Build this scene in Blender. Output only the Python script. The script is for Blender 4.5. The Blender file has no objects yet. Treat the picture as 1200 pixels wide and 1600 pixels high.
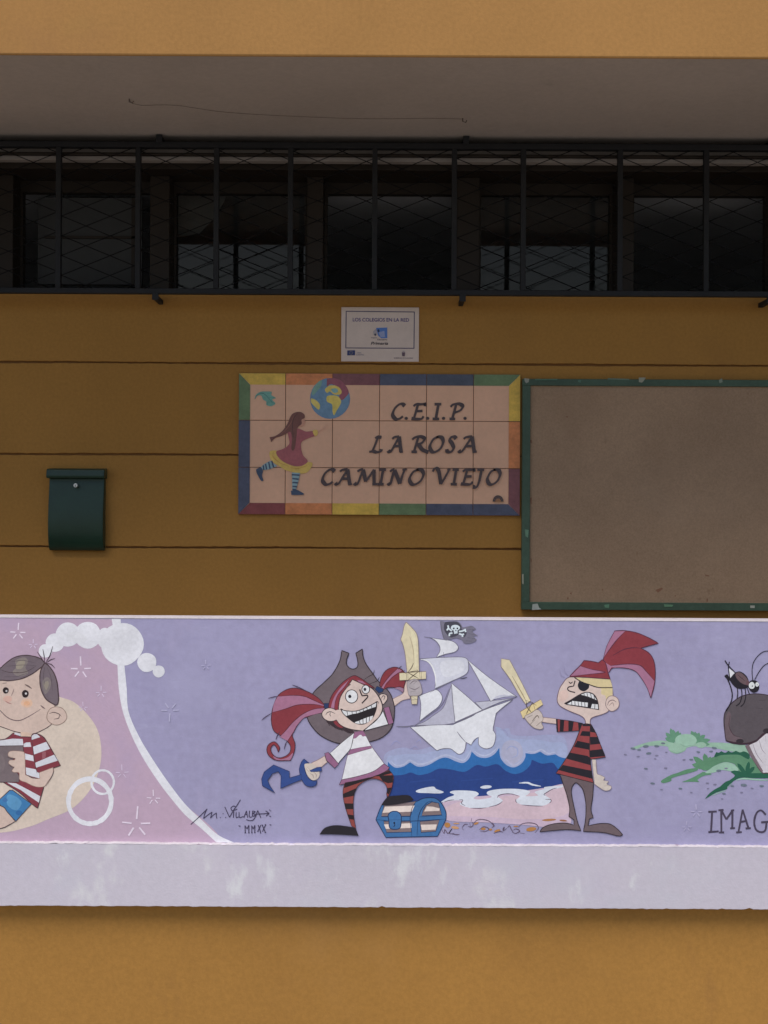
import bpy, math, random
from mathutils import Vector, Matrix
from mathutils.geometry import tessellate_polygon
random.seed(7)

# ------------------------------------------------------------------ camera, sky, sun, exposure
F = 1912.0                 # focal length in photograph pixels (the photograph is 1200 wide)
PHI = 0.0052               # the camera was held with a very slight roll
EYE = 1.95                 # eye height above the pavement
S = bpy.context.scene
cam_data = bpy.data.cameras.new('camera')
cam_data.sensor_fit = 'HORIZONTAL'; cam_data.sensor_width = 36.0
cam_data.lens = 36.0 * F / 1200.0
cam_data.clip_start = 0.05; cam_data.clip_end = 2000.0
cam = bpy.data.objects.new('camera', cam_data); S.collection.objects.link(cam)
c_, s_ = math.cos(PHI), math.sin(PHI)
cam.matrix_world = Matrix(((c_, -s_, 0, 0), (0, 0, -1, 0), (s_, c_, 0, EYE), (0, 0, 0, 1)))
S.camera = cam

SUN_EL, SUN_AZ = 62.0, 218.0       # soft veiled sun behind the photographer (azimuth from +Y, clockwise)
world = bpy.data.worlds.new('World'); S.world = world; world.use_nodes = True
wn = world.node_tree.nodes; wl = world.node_tree.links
sky = wn.new('ShaderNodeTexSky'); sky.sky_type = 'NISHITA'; sky.sun_disc = False
sky.sun_elevation = math.radians(SUN_EL); sky.sun_rotation = math.radians(SUN_AZ)
sky.air_density = 1.0; sky.dust_density = 2.0; sky.ozone_density = 1.0
wn['Background'].inputs['Strength'].default_value = 0.05
wl.new(sky.outputs[0], wn['Background'].inputs['Color'])
sun_data = bpy.data.lights.new('sun', 'SUN'); sun_data.energy = 1.5; sun_data.angle = math.radians(38)
sun_data.color = (1.0, 0.965, 0.90)
sun = bpy.data.objects.new('sun', sun_data); S.collection.objects.link(sun)
el, az = math.radians(SUN_EL), math.radians(SUN_AZ)
to_sun = Vector((math.sin(az) * math.cos(el), math.cos(az) * math.cos(el), math.sin(el)))
sun.rotation_euler = to_sun.to_track_quat('Z', 'Y').to_euler()
sun.location = to_sun * 30
vs = S.view_settings
vs.view_transform = 'Standard'; vs.look = 'None'; vs.gamma = 1.0; vs.use_curve_mapping = False
vs.exposure = 1.18
S.cycles.max_bounces = 7; S.cycles.diffuse_bounces = 4; S.cycles.glossy_bounces = 3; S.cycles.transparent_max_bounces = 8

# ------------------------------------------------------------------ placing and object helpers
def W(x, y, D):
    """point of the place at depth D that the photograph shows at pixel (x, y)"""
    u, v = (x - 600.0) / F, (800.0 - y) / F
    return Vector(((u * c_ - v * s_) * D, D, EYE + (v * c_ + u * s_) * D))
def ZX(y, D): return EYE + (800.0 - y) / F * D       # height of a level line that crosses the middle column at y
def XX(x, D): return (x - 600.0) / F * D
ORG = {}
def link(o, parent=None):
    S.collection.objects.link(o)
    if parent is not None: o.parent = parent
    return o
def thing(name, label, cat, loc, group=None):
    o = bpy.data.objects.new(name, None); o.empty_display_size = 0.1
    o.location = loc; o['label'] = label; o['category'] = cat
    if group: o['group'] = group
    return link(o)
def root_of(p):
    while p.parent is not None: p = p.parent
    return p
def mesh_obj(name, verts, faces, mats, parent=None, midx=None, smooth=False, bevel=0.0, label=None):
    off = root_of(parent).location if parent is not None else Vector((0, 0, 0))
    me = bpy.data.meshes.new(name)
    me.from_pydata([tuple(Vector(v) - off) for v in verts], [], faces)
    for m in (mats if isinstance(mats, (list, tuple)) else [mats]): me.materials.append(m)
    if midx: me.polygons.foreach_set('material_index', midx)
    if smooth: me.polygons.foreach_set('use_smooth', [True] * len(me.polygons))
    me.update()
    o = link(bpy.data.objects.new(name, me), parent)
    if bevel:
        b = o.modifiers.new('bevel', 'BEVEL'); b.width = bevel; b.segments = 2; b.limit_method = 'ANGLE'
    if label: o['label'] = label
    return o
BF = [(0, 1, 2, 3), (7, 6, 5, 4), (0, 4, 5, 1), (1, 5, 6, 2), (2, 6, 7, 3), (3, 7, 4, 0)]
def boxv(x0, x1, y0, y1, z0, z1):
    return [(x0, y0, z0), (x0, y1, z0), (x1, y1, z0), (x1, y0, z0), (x0, y0, z1), (x0, y1, z1), (x1, y1, z1), (x1, y0, z1)]
def box(name, x0, x1, y0, y1, z0, z1, mat, parent=None, bevel=0.0, label=None):
    return mesh_obj(name, boxv(x0, x1, y0, y1, z0, z1), BF, mat, parent, bevel=bevel, label=label)
class MB:
    def __init__(s): s.v = []; s.f = []
    def box(s, *a):
        n = len(s.v); s.v += boxv(*a); s.f += [tuple(i + n for i in f) for f in BF]; return s
    def tube(s, pts, r, seg=8):
        n = len(s.v); pts = [Vector(p) for p in pts]
        for i, p in enumerate(pts):
            d = (pts[min(i + 1, len(pts) - 1)] - pts[max(i - 1, 0)]).normalized()
            up = Vector((0, 0, 1)) if abs(d.z) < .9 else Vector((0, 1, 0))
            a = d.cross(up).normalized(); b = d.cross(a)
            for k in range(seg):
                t = 2 * math.pi * k / seg; s.v.append(p + (a * math.cos(t) + b * math.sin(t)) * r)
        for i in range(len(pts) - 1):
            for k in range(seg):
                k2 = (k + 1) % seg
                s.f.append((n + i * seg + k, n + i * seg + k2, n + (i + 1) * seg + k2, n + (i + 1) * seg + k))
        s.f.append(tuple(n + k for k in range(seg))[::-1]); e = n + (len(pts) - 1) * seg
        s.f.append(tuple(e + k for k in range(seg))); return s
    def build(s, name, mat, parent=None, **k): return mesh_obj(name, s.v, s.f, mat, parent, **k)

# ------------------------------------------------------------------ materials
def lin(c):
    c = c / 255.0
    return c / 12.92 if c <= 0.04045 else ((c + 0.055) / 1.055) ** 2.4
def alb(r, g, b, k=1.0):
    kk = k if isinstance(k, tuple) else (k, k, k)
    return tuple(min(0.88, lin(v) * q_) for v, q_ in zip((r, g, b), kk))
def surf(name, col, rough=0.85, var=0.08, scale=1.6, fine=0.05, fscale=45, bump=0.0, bscale=220, spec=0.3, metallic=0.0, stains=None, zs=1.0, coat=0):
    """procedural surface: base colour with broad and fine mottling, optional stains and fine relief"""
    m = bpy.data.materials.new(name); m.use_nodes = True
    nt = m.node_tree; N = nt.nodes; L = nt.links; bs = N['Principled BSDF']
    bs.inputs['Roughness'].default_value = rough; bs.inputs['Specular IOR Level'].default_value = spec
    bs.inputs['Metallic'].default_value = metallic
    bs.inputs['Coat Weight'].default_value = coat
    tc = N.new('ShaderNodeTexCoord'); mp = N.new('ShaderNodeMapping'); mp.inputs['Scale'].default_value = (1, 1, zs)
    L.new(tc.outputs['Object'], mp.inputs[0])
    def noise(sc, det, lo, hi):
        n = N.new('ShaderNodeTexNoise'); n.inputs['Scale'].default_value = sc; n.inputs['Detail'].default_value = det
        n.inputs['Roughness'].default_value = 0.6
        L.new(mp.outputs[0], n.inputs['Vector'])
        r = N.new('ShaderNodeMapRange'); r.inputs[1].default_value = 0.3; r.inputs[2].default_value = 0.7
        r.inputs[3].default_value = lo; r.inputs[4].default_value = hi; L.new(n.outputs[0], r.inputs[0]); return n, r
    _, a = noise(scale, 5, 1 - var, 1 + var); nf, b = noise(fscale, 3, 1 - fine, 1 + fine)
    mu = N.new('ShaderNodeMath'); mu.operation = 'MULTIPLY'; L.new(a.outputs[0], mu.inputs[0]); L.new(b.outputs[0], mu.inputs[1])
    vm = N.new('ShaderNodeVectorMath'); vm.operation = 'SCALE'; vm.inputs[0].default_value = col; L.new(mu.outputs[0], vm.inputs['Scale'])
    out = vm.outputs[0]
    for (scol, ssc, lo, hi, amt, sz) in (stains or []):
        mp2 = N.new('ShaderNodeMapping'); mp2.inputs['Scale'].default_value = (1, 1, sz)
        mp2.inputs['Location'].default_value = (random.random() * 9, 0, random.random() * 9); L.new(tc.outputs['Object'], mp2.inputs[0])
        n = N.new('ShaderNodeTexNoise'); n.inputs['Scale'].default_value = ssc; n.inputs['Detail'].default_value = 6; n.inputs['Roughness'].default_value = .62
        L.new(mp2.outputs[0], n.inputs['Vector'])
        r = N.new('ShaderNodeMapRange'); r.inputs[1].default_value = lo; r.inputs[2].default_value = hi
        r.inputs[3].default_value = 0; r.inputs[4].default_value = amt; r.interpolation_type = 'SMOOTHSTEP'; L.new(n.outputs[0], r.inputs[0])
        mx = N.new('ShaderNodeMix'); mx.data_type = 'RGBA'; L.new(r.outputs[0], mx.inputs[0]); L.new(out, mx.inputs[6])
        mx.inputs[7].default_value = (*scol, 1); out = mx.outputs[2]
    L.new(out, bs.inputs['Base Color'])
    if bump:
        n = N.new('ShaderNodeTexNoise'); n.inputs['Scale'].default_value = bscale; n.inputs['Detail'].default_value = 4
        L.new(tc.outputs['Object'], n.inputs['Vector'])
        bp = N.new('ShaderNodeBump'); bp.inputs['Strength'].default_value = bump; bp.inputs['Distance'].default_value = 0.002
        L.new(n.outputs[0], bp.inputs['Height']); L.new(bp.outputs[0], bs.inputs['Normal'])
    return m
OCHRE = (0.415, 0.207, 0.051)
M = {}
M['ochre'] = surf('ochre_plaster', OCHRE, .9, .08, 1.1, .07, 75, bump=.25, bscale=140, spec=.2,
                  stains=[((.30, .145, .045), 1.3, .52, .75, .38, .6), ((.47, .25, .085), 2.1, .55, .8, .3, 1), ((.27, .13, .05), 7, .62, .80, .35, .22), ((.20, .10, .04), 38, .70, .78, .5, 1)])
M['fascia'] = surf('ochre_fascia', (.425, .220, .072), .9, .09, 1.4, .07, 75, bump=.25, bscale=140, spec=.2,
                   stains=[((.34, .17, .075), 1.7, .5, .75, .45, .7), ((.36, .22, .07), 2.6, .55, .8, .3, 1)])
M['groove'] = surf('groove_ochre', (.26, .12, .04), .9, .05)
M['soffit'] = surf('soffit_plaster', (.50, .435, .39), .92, .09, .9, .05, 50, bump=.4, bscale=120, stains=[((.38, .33, .29), 1.8, .5, .8, .45, 1), ((.30, .25, .21), 5, .62, .8, .35, 1)])
M['iron'] = surf('grille_iron', (.020, .0203, .022), .65, .15, 8, .1, 90, spec=.25)
M['wire'] = surf('mesh_wire', (.008, .008, .009), .7, .1, 9, spec=.1)
M['frame_brown'] = surf('window_frame_brown', (.026, .018, .012), .55, .1, 6, spec=.3)
M['dark_room'] = surf('room_wall', (.48, .49, .50), .9, .1, 2)
M['cornice'] = surf('cornice_grey', (.42, .37, .33), .85, .1, 4)
M['concrete'] = surf('pavement_concrete', (.22, .205, .185), .9, .12, .8, .08, 30, bump=.3, bscale=60)
M['floor'] = surf('gallery_floor', (.25, .20, .16), .8, .1, 2)
def glass():
    m = bpy.data.materials.new('window_glass'); m.use_nodes = True; N = m.node_tree.nodes; L = m.node_tree.links
    N.remove(N['Principled BSDF']); out = N['Material Output']
    tr = N.new('ShaderNodeBsdfTransparent'); tr.inputs[0].default_value = (.55, .58, .58, 1)
    gl = N.new('ShaderNodeBsdfGlossy'); gl.inputs['Roughness'].default_value = .02; gl.inputs[0].default_value = (.84, .71, .58, 1)
    fr = N.new('ShaderNodeFresnel'); fr.inputs[0].default_value = 1.5
    mx = N.new('ShaderNodeMixShader'); L.new(fr.outputs[0], mx.inputs[0]); L.new(tr.outputs[0], mx.inputs[1]); L.new(gl.outputs[0], mx.inputs[2])
    L.new(mx.outputs[0], out.inputs['Surface']); return m
M['glass'] = glass()

# ------------------------------------------------------------------ the building
DW, DR, DG, DF = 5.20, 5.07, 5.42, 4.00        # wall, grille, window glass, front edge of the roof and the parapet
SOFZ = ZX(88.5, DF)                            # drip edge of the fascia
CEIL = ZX(211, DR)                             # porch ceiling, a little higher than the drip edge
FLOORZ = ZX(1318, DF)
XL, XR = -9.0, 9.0
g = box('ground', -400, 400, -400, 60, -0.3, 0.0, M['concrete']); g['kind'] = 'structure'
building = thing('school_building', 'ochre school facade with grooved wall, dark windows and deep roof overhang', 'building', (0, DW, 0))
box('fascia', XL, XR, DF, DF + .012, SOFZ, SOFZ + 1.1, M['fascia'], building, bevel=.006)
box('soffit', XL, XR, DF + .0125, DG + 3.2, CEIL, CEIL + .15, M['soffit'], building)
box('roof_slab', XL, XR, DF + .013, DG + 3.2, CEIL + .155, SOFZ + 1.08, M['fascia'], building)
lev = [FLOORZ - .05, ZX(1147, DW), ZX(1002, DW), ZX(857, DW), ZX(712, DW), ZX(568.5, DW), ZX(456.5, DW)]
for a, b in zip(lev[:-1], lev[1:]):
    v = []; f = []; n = 420                      # course of render with slightly uneven, rounded arrises
    w1 = [random.gauss(0, .0007) for _ in range(n + 1)]; w2 = [random.gauss(0, .0007) for _ in range(n + 1)]
    for i in range(n + 1):
        x = -4.2 + 8.4 * i / n if 0 < i < n else (XL if i == 0 else XR)
        lo = a + .0035 + w1[i] + .001 * math.sin(i * .11 + a * 7); hi = b - .0035 + w2[i] + .001 * math.sin(i * .09 + b * 5)
        v += [(x, DW + .03, lo), (x, DW + .004, lo), (x, DW + .001, lo + .0012), (x, DW, lo + .004), (x, DW, hi - .004), (x, DW + .001, hi - .0012), (x, DW + .004, hi), (x, DW + .03, hi)]
        if i: f += [(8 * i - 8 + k, 8 * i + k, 8 * i + k + 1, 8 * i - 7 + k) for k in range(7)]
    mesh_obj('wall_panel', v, f, M['ochre'], building)
box('wall_backing', XL, XR, DW + .014, DW + .30, FLOORZ - .06, lev[-1] - .006, M['groove'], building)
ZT = ZX(266, DW)
box('lintel', XL, XR, DW, DW + .30, ZT, ZX(254, DW), M['frame_brown'], building, bevel=.003)
box('cornice', XL, XR, DW - .012, DW + .30, ZX(253.5, DW), CEIL - .001, M['cornice'], building)
box('blind_track', XL, XR, DW - .09, DW - .075, ZX(244.5, DW - .09), ZX(240, DW - .09), M['frame_brown'], building, bevel=.003)
M['strip'] = surf('pale_strip', (.36, .32, .29), .8, .15, 5)
box('pale_strip', XL, XR, DW - .055, DW - .013, ZX(252.5, DW - .055), ZX(246, DW - .055), M['strip'], building, bevel=.002)
box('base_wall', XL, XR, DF + .022, DF + .40, -.05, ZX(1418, DF) + .05, M['ochre'], building)
box('gallery_floor', XL, XR, DF + .10, DW + .02, FLOORZ - .12, FLOORZ, M['floor'], building)
# dark classroom behind the windows
box('room_back_wall', XL, XR, DG + 2.9, DG + 3.1, FLOORZ - .1, CEIL + .1, M['dark_room'], building)
box('room_floor', XL, XR, DW + .30, DG + 2.9, FLOORZ - .1, FLOORZ, M['dark_room'], building)
box('room_ceiling', XL, XR, DW + .31, DG + 2.9, CEIL - .14, CEIL - .002, M['dark_room'], building)
for x0 in (XL - .1, XR): box('room_end_wall', x0, x0 + .1, DW + .02, DG + 3.1, FLOORZ - .1, CEIL + .1, M['dark_room'], building)
# mullion posts and windows (bays run on beyond the picture on both sides)
ZB = lev[-1] - .004
posts = [(-470, -435), (-232, -205), (5, 31), (240, 270), (480, 505), (709, 744), (954, 980), (1196, 1230), (1430, 1460), (1680, 1710)]
for a, b in posts:
    box('mullion_post', XX(a, DG), XX(b, DG), DW + .10, DG + .04, ZB, ZT, M['frame_brown'], building, bevel=.004)
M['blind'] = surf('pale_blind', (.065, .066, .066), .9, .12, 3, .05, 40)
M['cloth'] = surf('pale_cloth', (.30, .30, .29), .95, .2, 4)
DB = DG
for i, (p, q) in enumerate(zip(posts[:-1], posts[1:])):
    x0, x1 = XX(p[1], DB) + .001, XX(q[0], DB) - .001
    kind = ['glass', 'open', 'blind', 'glass', 'open', 'glass', 'open', 'glass', 'open'][i]
    fr = MB().box(x0, x1, DB - .02, DB + .02, ZT - .05, ZT).box(x0, x1, DB - .02, DB + .02, ZB, ZB + .02)
    fr.box(x0, x0 + .012, DB - .02, DB + .02, ZB + .02, ZT - .05).box(x1 - .012, x1, DB - .02, DB + .02, ZB + .02, ZT - .05)
    w = fr.build('window', M['frame_brown'], building)
    if kind == 'glass':
        mesh_obj('pane', [(x0, DB, ZB), (x1, DB, ZB), (x1, DB, ZT), (x0, DB, ZT)], [(0, 1, 2, 3)], M['glass'], w)
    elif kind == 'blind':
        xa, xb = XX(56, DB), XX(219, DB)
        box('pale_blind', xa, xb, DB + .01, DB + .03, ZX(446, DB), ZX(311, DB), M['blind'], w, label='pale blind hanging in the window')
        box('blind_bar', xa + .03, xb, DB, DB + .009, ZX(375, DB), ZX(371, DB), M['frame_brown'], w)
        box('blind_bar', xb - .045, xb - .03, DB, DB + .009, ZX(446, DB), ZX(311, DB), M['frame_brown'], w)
    if i == 3:
        pts = [W(x, y, DB + .10) for x, y in ((268, 292), (357, 290), (352, 312), (340, 332), (326, 350), (312, 364), (290, 369), (268, 373))]
        v = []
        for k, p_ in enumerate(pts): v += [p_, p_ + Vector((0, .012 + .02 * (k % 2), 0))]
        n = len(pts)
        fs = [tuple(range(0, 2 * n, 2)), tuple(range(1, 2 * n, 2))[::-1]] + [(2 * k, 2 * ((k + 1) % n), 2 * ((k + 1) % n) + 1, 2 * k + 1) for k in range(n)]
        mesh_obj('curtain', v, fs, M['cloth'], w, label='pale curtain drawn aside behind the glass')

# ------------------------------------------------------------------ window grille
grille = thing('window_grille', 'long black iron window grille with diamond mesh under the porch ceiling', 'grille', (0, DR, ZX(460, DR)))
gx0, gx1 = XX(-420, DR), XX(1640, DR)
zt1, zb0, zb1 = ZX(223, DR), ZX(460.5, DR), ZX(452, DR)
box('top_rail', gx0, gx1, DR, DR + .03, ZX(231.5, DR), zt1, M['iron'], grille, bevel=.003)
box('top_flange', gx0, gx1, DR + .031, DR + .12, ZX(222, DR), ZX(219, DR), M['iron'], grille)
box('bottom_rail', gx0, gx1, DR, DR + .03, zb0, zb1, M['iron'], grille, bevel=.003)
bars = [-395, -275, -152, -33, 88, 212.5, 335, 451, 583, 707.5, 815.5, 967, 1102, 1224, 1345, 1470, 1590]
hw = 4.1 / F * DR
for bx in bars:
    X = XX(bx, DR); box('bar', X - hw, X + hw, DR + .002, DR + .028, zb1, ZX(231.5, DR), M['iron'], grille, bevel=.002)
for tx in (-236, 245.5, 725.5, 1206):
    X = XX(tx, DR)
    MB().box(X - .013, X + .013, DR - .004, DR + .004, zt1 - .005, zt1 + .028).box(X - .013, X + .013, DR + .004, DW - .012, zt1 + .01, zt1 + .022).build('fixing_lug', M['iron'], grille)
    X = XX(tx - 4.5, DR)
    MB().box(X - .013, X + .013, DR - .004, DR + .004, zb0 - .026, zb0 + .004).box(X - .009, X + .009, DR + .004, DW, zb0 - .024, zb0 - .006).build('fixing_lug', M['iron'], grille)
# expanded-metal diamond mesh, one sheet for each field between two bars
pw, ph, wr = 76 / F * DR, 31 / F * DR, .0019
ym = DR + .016
edges = [gx0] + [XX(b, DR) for b in bars] + [gx1]
for a, b in zip(edges[:-1], edges[1:]):
    a += hw; b -= hw
    if b - a < .02: continue
    mb = MB(); zlo, zhi = zb1, ZX(231.5, DR)
    off = random.uniform(0, ph)
    for sgn in (1, -1):
        k = ph / pw * sgn
        c0 = -40
        for j in range(-14, 30):
            # line z = zlo + off + j*ph + k*(x-a)
            z_a = zlo + off + j * ph; z_b = z_a + k * (b - a)
            xa, xb, za, zb_ = a, b, z_a, z_b
            def clip(xa, za, xb, zb_):
                t0, t1 = 0., 1.; dz = zb_ - za
                for lim, s in ((zlo, 1), (zhi, -1)):
                    fa, fb = (za - lim) * s, (zb_ - lim) * s
                    if fa < 0 and fb < 0: return None
                    if fa < 0: t0 = max(t0, fa / (fa - fb))
                    elif fb < 0: t1 = min(t1, fa / (fa - fb))
                return None if t1 - t0 < .01 else (xa + (xb - xa) * t0, za + dz * t0, xa + (xb - xa) * t1, za + dz * t1)
            r = clip(xa, za, xb, zb_)
            if r: mb.tube([(r[0], ym + .002 * sgn, r[1]), (r[2], ym + .002 * sgn, r[3])], wr, 4)
    mb.build('mesh_sheet', M['wire'], grille)['kind'] = 'stuff'
# ------------------------------------------------------------------ painting helpers (paint is a skin of flat shapes on the wall)
KM = 1.18
DP = DF
def parse(s):
    out = []
    for t in s.split(','):
        t = t.strip(); c = t.endswith('!'); x, y = t.rstrip('!').split(); out.append((float(x), float(y), c))
    return out
def crom(p0, p1, p2, p3, n):
    r = []
    for i in range(n):
        t = i / n; t2 = t * t; t3 = t2 * t
        r.append(tuple(0.5 * (2 * b + (c - a) * t + (2 * a - 5 * b + 4 * c - d) * t2 + (3 * b - a - 3 * c + d) * t3) for a, b, c, d in zip(p0, p1, p2, p3)))
    return r
def curve(pts, closed, n=5):
    """smooth path through the points; points marked ! stay sharp corners"""
    P = [(a, b) for a, b, _ in pts]; C = [c for _, _, c in pts]; N = len(P); out = []
    if N < 3: return P
    for i in range(N if closed else N - 1):
        j = (i + 1) % N
        p1, p2 = P[i], P[j]
        h, k = (i - 1) % N, (j + 1) % N
        p0 = P[h] if not C[i] and (closed or i > 0) else (2 * p1[0] - p2[0], 2 * p1[1] - p2[1])
        p3 = P[k] if not C[j] and (closed or j < N - 1) else (2 * p2[0] - p1[0], 2 * p2[1] - p1[1])
        out += crom(p0, p1, p2, p3, 1 if C[i] and C[j] else n)
    if not closed: out.append(P[-1])
    return out
def ell(cx, cy, rx, ry, rot=0, n=28, wob=0):
    r = math.radians(rot); o = []
    for i in range(n):
        t = 2 * math.pi * i / n; w_ = 1 + wob * math.sin(3 * t + cx) * .5 + wob * math.sin(5 * t + cy) * .5
        x, y = rx * w_ * math.cos(t), ry * w_ * math.sin(t)
        o.append((cx + x * math.cos(r) - y * math.sin(r), cy + x * math.sin(r) + y * math.cos(r)))
    return o
PM = {}
def paint_mat(rgb, k, **kw):
    key = (rgb, k)
    if key not in PM:
        a = dict(rough=.72, var=.09, scale=9, fine=.07, fscale=80, bump=.16, bscale=200, spec=.3); a.update(kw)
        PM[key] = surf('paint_%02x%02x%02x' % rgb, alb(*rgb, k), **a)
    return PM[key]
class Paint:
    """collects filled shapes and brush lines given in photograph pixels on the plane at depth D"""
    def __init__(s, D, k=None, base=0.0003, step=0.000011, **kw):
        s.D, s.k, s.kw = D, k, kw; s.y = D - base; s.step = step; s.reset()
    def reset(s): s.v = []; s.f = []; s.m = []; s.mats = []
    def mat(s, rgb):
        m = paint_mat(rgb, s.k if s.k is not None else KM, **s.kw)
        if m not in s.mats: s.mats.append(m)
        return s.mats.index(m)
    def add(s, P, rgb):
        if len(P) < 3: return
        n = len(s.v); s.v += [W(x, y, s.D) + Vector((0, s.y - s.D, 0)) for x, y in P]; k = s.mat(rgb)
        for t in tessellate_polygon([[Vector((x, y, 0)) for x, y in P]]):
            s.f.append(tuple(n + i for i in t)); s.m.append(k)
        s.y -= s.step
    def fill(s, rgb, pts, line=None, w=1.2):
        P = curve(parse(pts), True) if isinstance(pts, str) else pts
        s.add(P, rgb)
        if line: s.ribbon(line, P, w, closed=True)
    def poly(s, rgb, pts, line=None, w=1.2):
        P = [(a, b) for a, b, _ in parse(pts)]; s.add(P, rgb)
        if line: s.ribbon(line, P, w, closed=True)
    def ribbon(s, rgb, P, w, taper=False, nib=None, closed=False):
        Q = [P[0]]
        for p in P[1:]:
            if math.hypot(p[0] - Q[-1][0], p[1] - Q[-1][1]) > .12: Q.append(p)
        if closed and math.hypot(Q[0][0] - Q[-1][0], Q[0][1] - Q[-1][1]) < .12: Q.pop()
        if len(Q) < 2: return
        n = len(s.v); k = s.mat(rgb); L = len(Q)
        for i, (x, y) in enumerate(Q):
            a, b = (Q[i - 1], Q[(i + 1) % L]) if closed else (Q[max(0, i - 1)], Q[min(L - 1, i + 1)])
            dx, dy = b[0] - a[0], b[1] - a[1]; d = math.hypot(dx, dy) or 1; dx /= d; dy /= d
            h = w / 2 * (1 + .10 * math.sin(i * 1.7 + x))
            if nib: h = max(nib[2] / 2, abs(dx * nib[1] - dy * nib[0]) * w / 2)
            if taper: h *= max(.35, math.sin(math.pi * (.12 + .76 * i / (L - 1))))
            for sg in (1, -1):
                s.v.append(W(x - dy * h * sg, y + dx * h * sg, s.D) + Vector((0, s.y - s.D, 0)))
        for i in range(L if closed else L - 1):
            j = (i + 1) % L
            s.f.append((n + 2 * i, n + 2 * i + 1, n + 2 * j + 1, n + 2 * j)); s.m.append(k)
        s.y -= s.step
    def line(s, rgb, pts, w=1.2, taper=True, nib=None):
        s.ribbon(rgb, curve(parse(pts), False) if isinstance(pts, str) else pts, w, taper, nib)
    def oval(s, rgb, cx, cy, rx, ry=None, rot=0, line=None, w=1, wob=.03):
        P = ell(cx, cy, rx, ry if ry else rx, rot, wob=wob); s.add(P, rgb)
        if line: s.ribbon(line, P, w, closed=True)
    def ring(s, rgb, cx, cy, r, w, ry=None): P = ell(cx, cy, r, ry or r, n=44); s.ribbon(rgb, P, w, closed=True)
    def build(s, name, parent, label=None):
        o = mesh_obj(name, s.v, s.f, s.mats, parent, midx=s.m, label=label); s.reset(); return o

# ------------------------------------------------------------------ parapet with the mural
LILAC = (155, 150, 181); PINK = (184, 159, 178)
parapet = thing('mural_parapet', 'low parapet wall painted with a lilac pirate mural above a pale ledge', 'wall', (0, DF, 0))
M['lilac'] = surf('lilac_wall_paint', alb(*LILAC, KM), .8, .07, 2.2, .06, 38, bump=.22, bscale=160,
                  stains=[(alb(164, 160, 190, KM), 3.2, .50, .72, .55, 1), (alb(139, 131, 165, KM), 1.1, .50, .75, .5, 1), (alb(172, 160, 188, KM), 7, .55, .8, .45, .4), (alb(143, 137, 172, KM), 4, .5, .8, .5, 5), (alb(172, 170, 198, KM), 9, .6, .78, .5, 3)])
M['pink'] = surf('pink_wall_paint', alb(*PINK, KM), .8, .06, 2.2, .045, 55, bump=.22, bscale=160,
                 stains=[(alb(196, 168, 190, KM), 3, .5, .75, .5, 1), (alb(168, 152, 184, KM), 2.3, .5, .75, .5, 1)])
M['ledge'] = surf('pale_ledge_paint', alb(193, 186, 197, KM), .82, .05, 1.7, .04, 50, bump=.22, bscale=160,
                  stains=[(alb(190, 189, 199, KM), 2.3, .5, .7, .6, 1), (alb(214, 214, 216, KM), 9.0, .57, .70, .7, .55), (alb(215, 214, 214, KM), 4.6, .585, .70, .6, .7), (alb(184, 176, 194, KM), 1.4, .5, .75, .5, 1)])
M['lip'] = surf('chipped_white_lip', alb(190, 182, 188, 1), .8, .1, 12, .1, 80, stains=[(alb(130, 100, 125, 1), 30, .62, .75, .8, 1)])
PTOP = ZX(967.5, DF); PBOT = ZX(1318, DF); LBOT = ZX(1418.5, DF - .02)
# a slightly uneven slab: front face, worn top edge
box('wall_body', XL, XR, DF, DF + .095, PBOT - .02, PTOP - .003, M['lilac'], parapet)
box('top_cap', XL, XR, DF - .001, DF + .096, PTOP - .0029, PTOP + .001, M['lip'], parapet, bevel=.002)
n = 900; v = []; f = []
for i in range(n + 1):
    x = XL / 2 + (XR - XL) / 2 * i / n
    dz = random.gauss(0, .0008) + .0012 * math.sin(i * .05) * math.sin(i * .013)
    dy = random.gauss(0, .0008)
    v += [(x, DF + .004, PBOT + .0015 + dz), (x, DF - .010 + dy, PBOT + .0010 + dz), (x, DF - .0205 + dy * .5, PBOT - .0004 + dz * .6), (x, DF - .0201, PBOT - .0022 + dz)]
    if i:
        b = 4 * i
        f += [(b - 4 + k, b + k, b + k + 1, b - 3 + k) for k in range(3)]
mesh_obj('ledge_bead', v, f, M['lip'], parapet, smooth=True, label='chipped white bead along the top of the ledge')
# the ledge: edge of the floor slab, its lower arris nicked here and there
n = 700; v = []; f = []; nick = {}
for px in (597, 1170): nick[round((XX(px, DF) - XL / 2) / ((XR - XL) / 2) * n)] = random.uniform(.003, .006)
for i in range(n + 1):
    x = XL / 2 + (XR - XL) / 2 * i / n
    dz = random.gauss(0, .0006) + nick.get(i, 0)
    v += [(x, DF + .02, PBOT - .001), (x, DF - .020, PBOT - .001), (x, DF - .020, LBOT + .002 + dz), (x, DF - .017, LBOT + dz), (x, DF + .13, LBOT + dz * .3)]
    if i:
        b = 5 * i
        f += [(b - 5 + k, b + k, b + k + 1, b - 4 + k) for k in range(4)]
mesh_obj('slab_edge', v, f, M['ledge'], parapet, label='pale lilac ledge with whitish stains')

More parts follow.
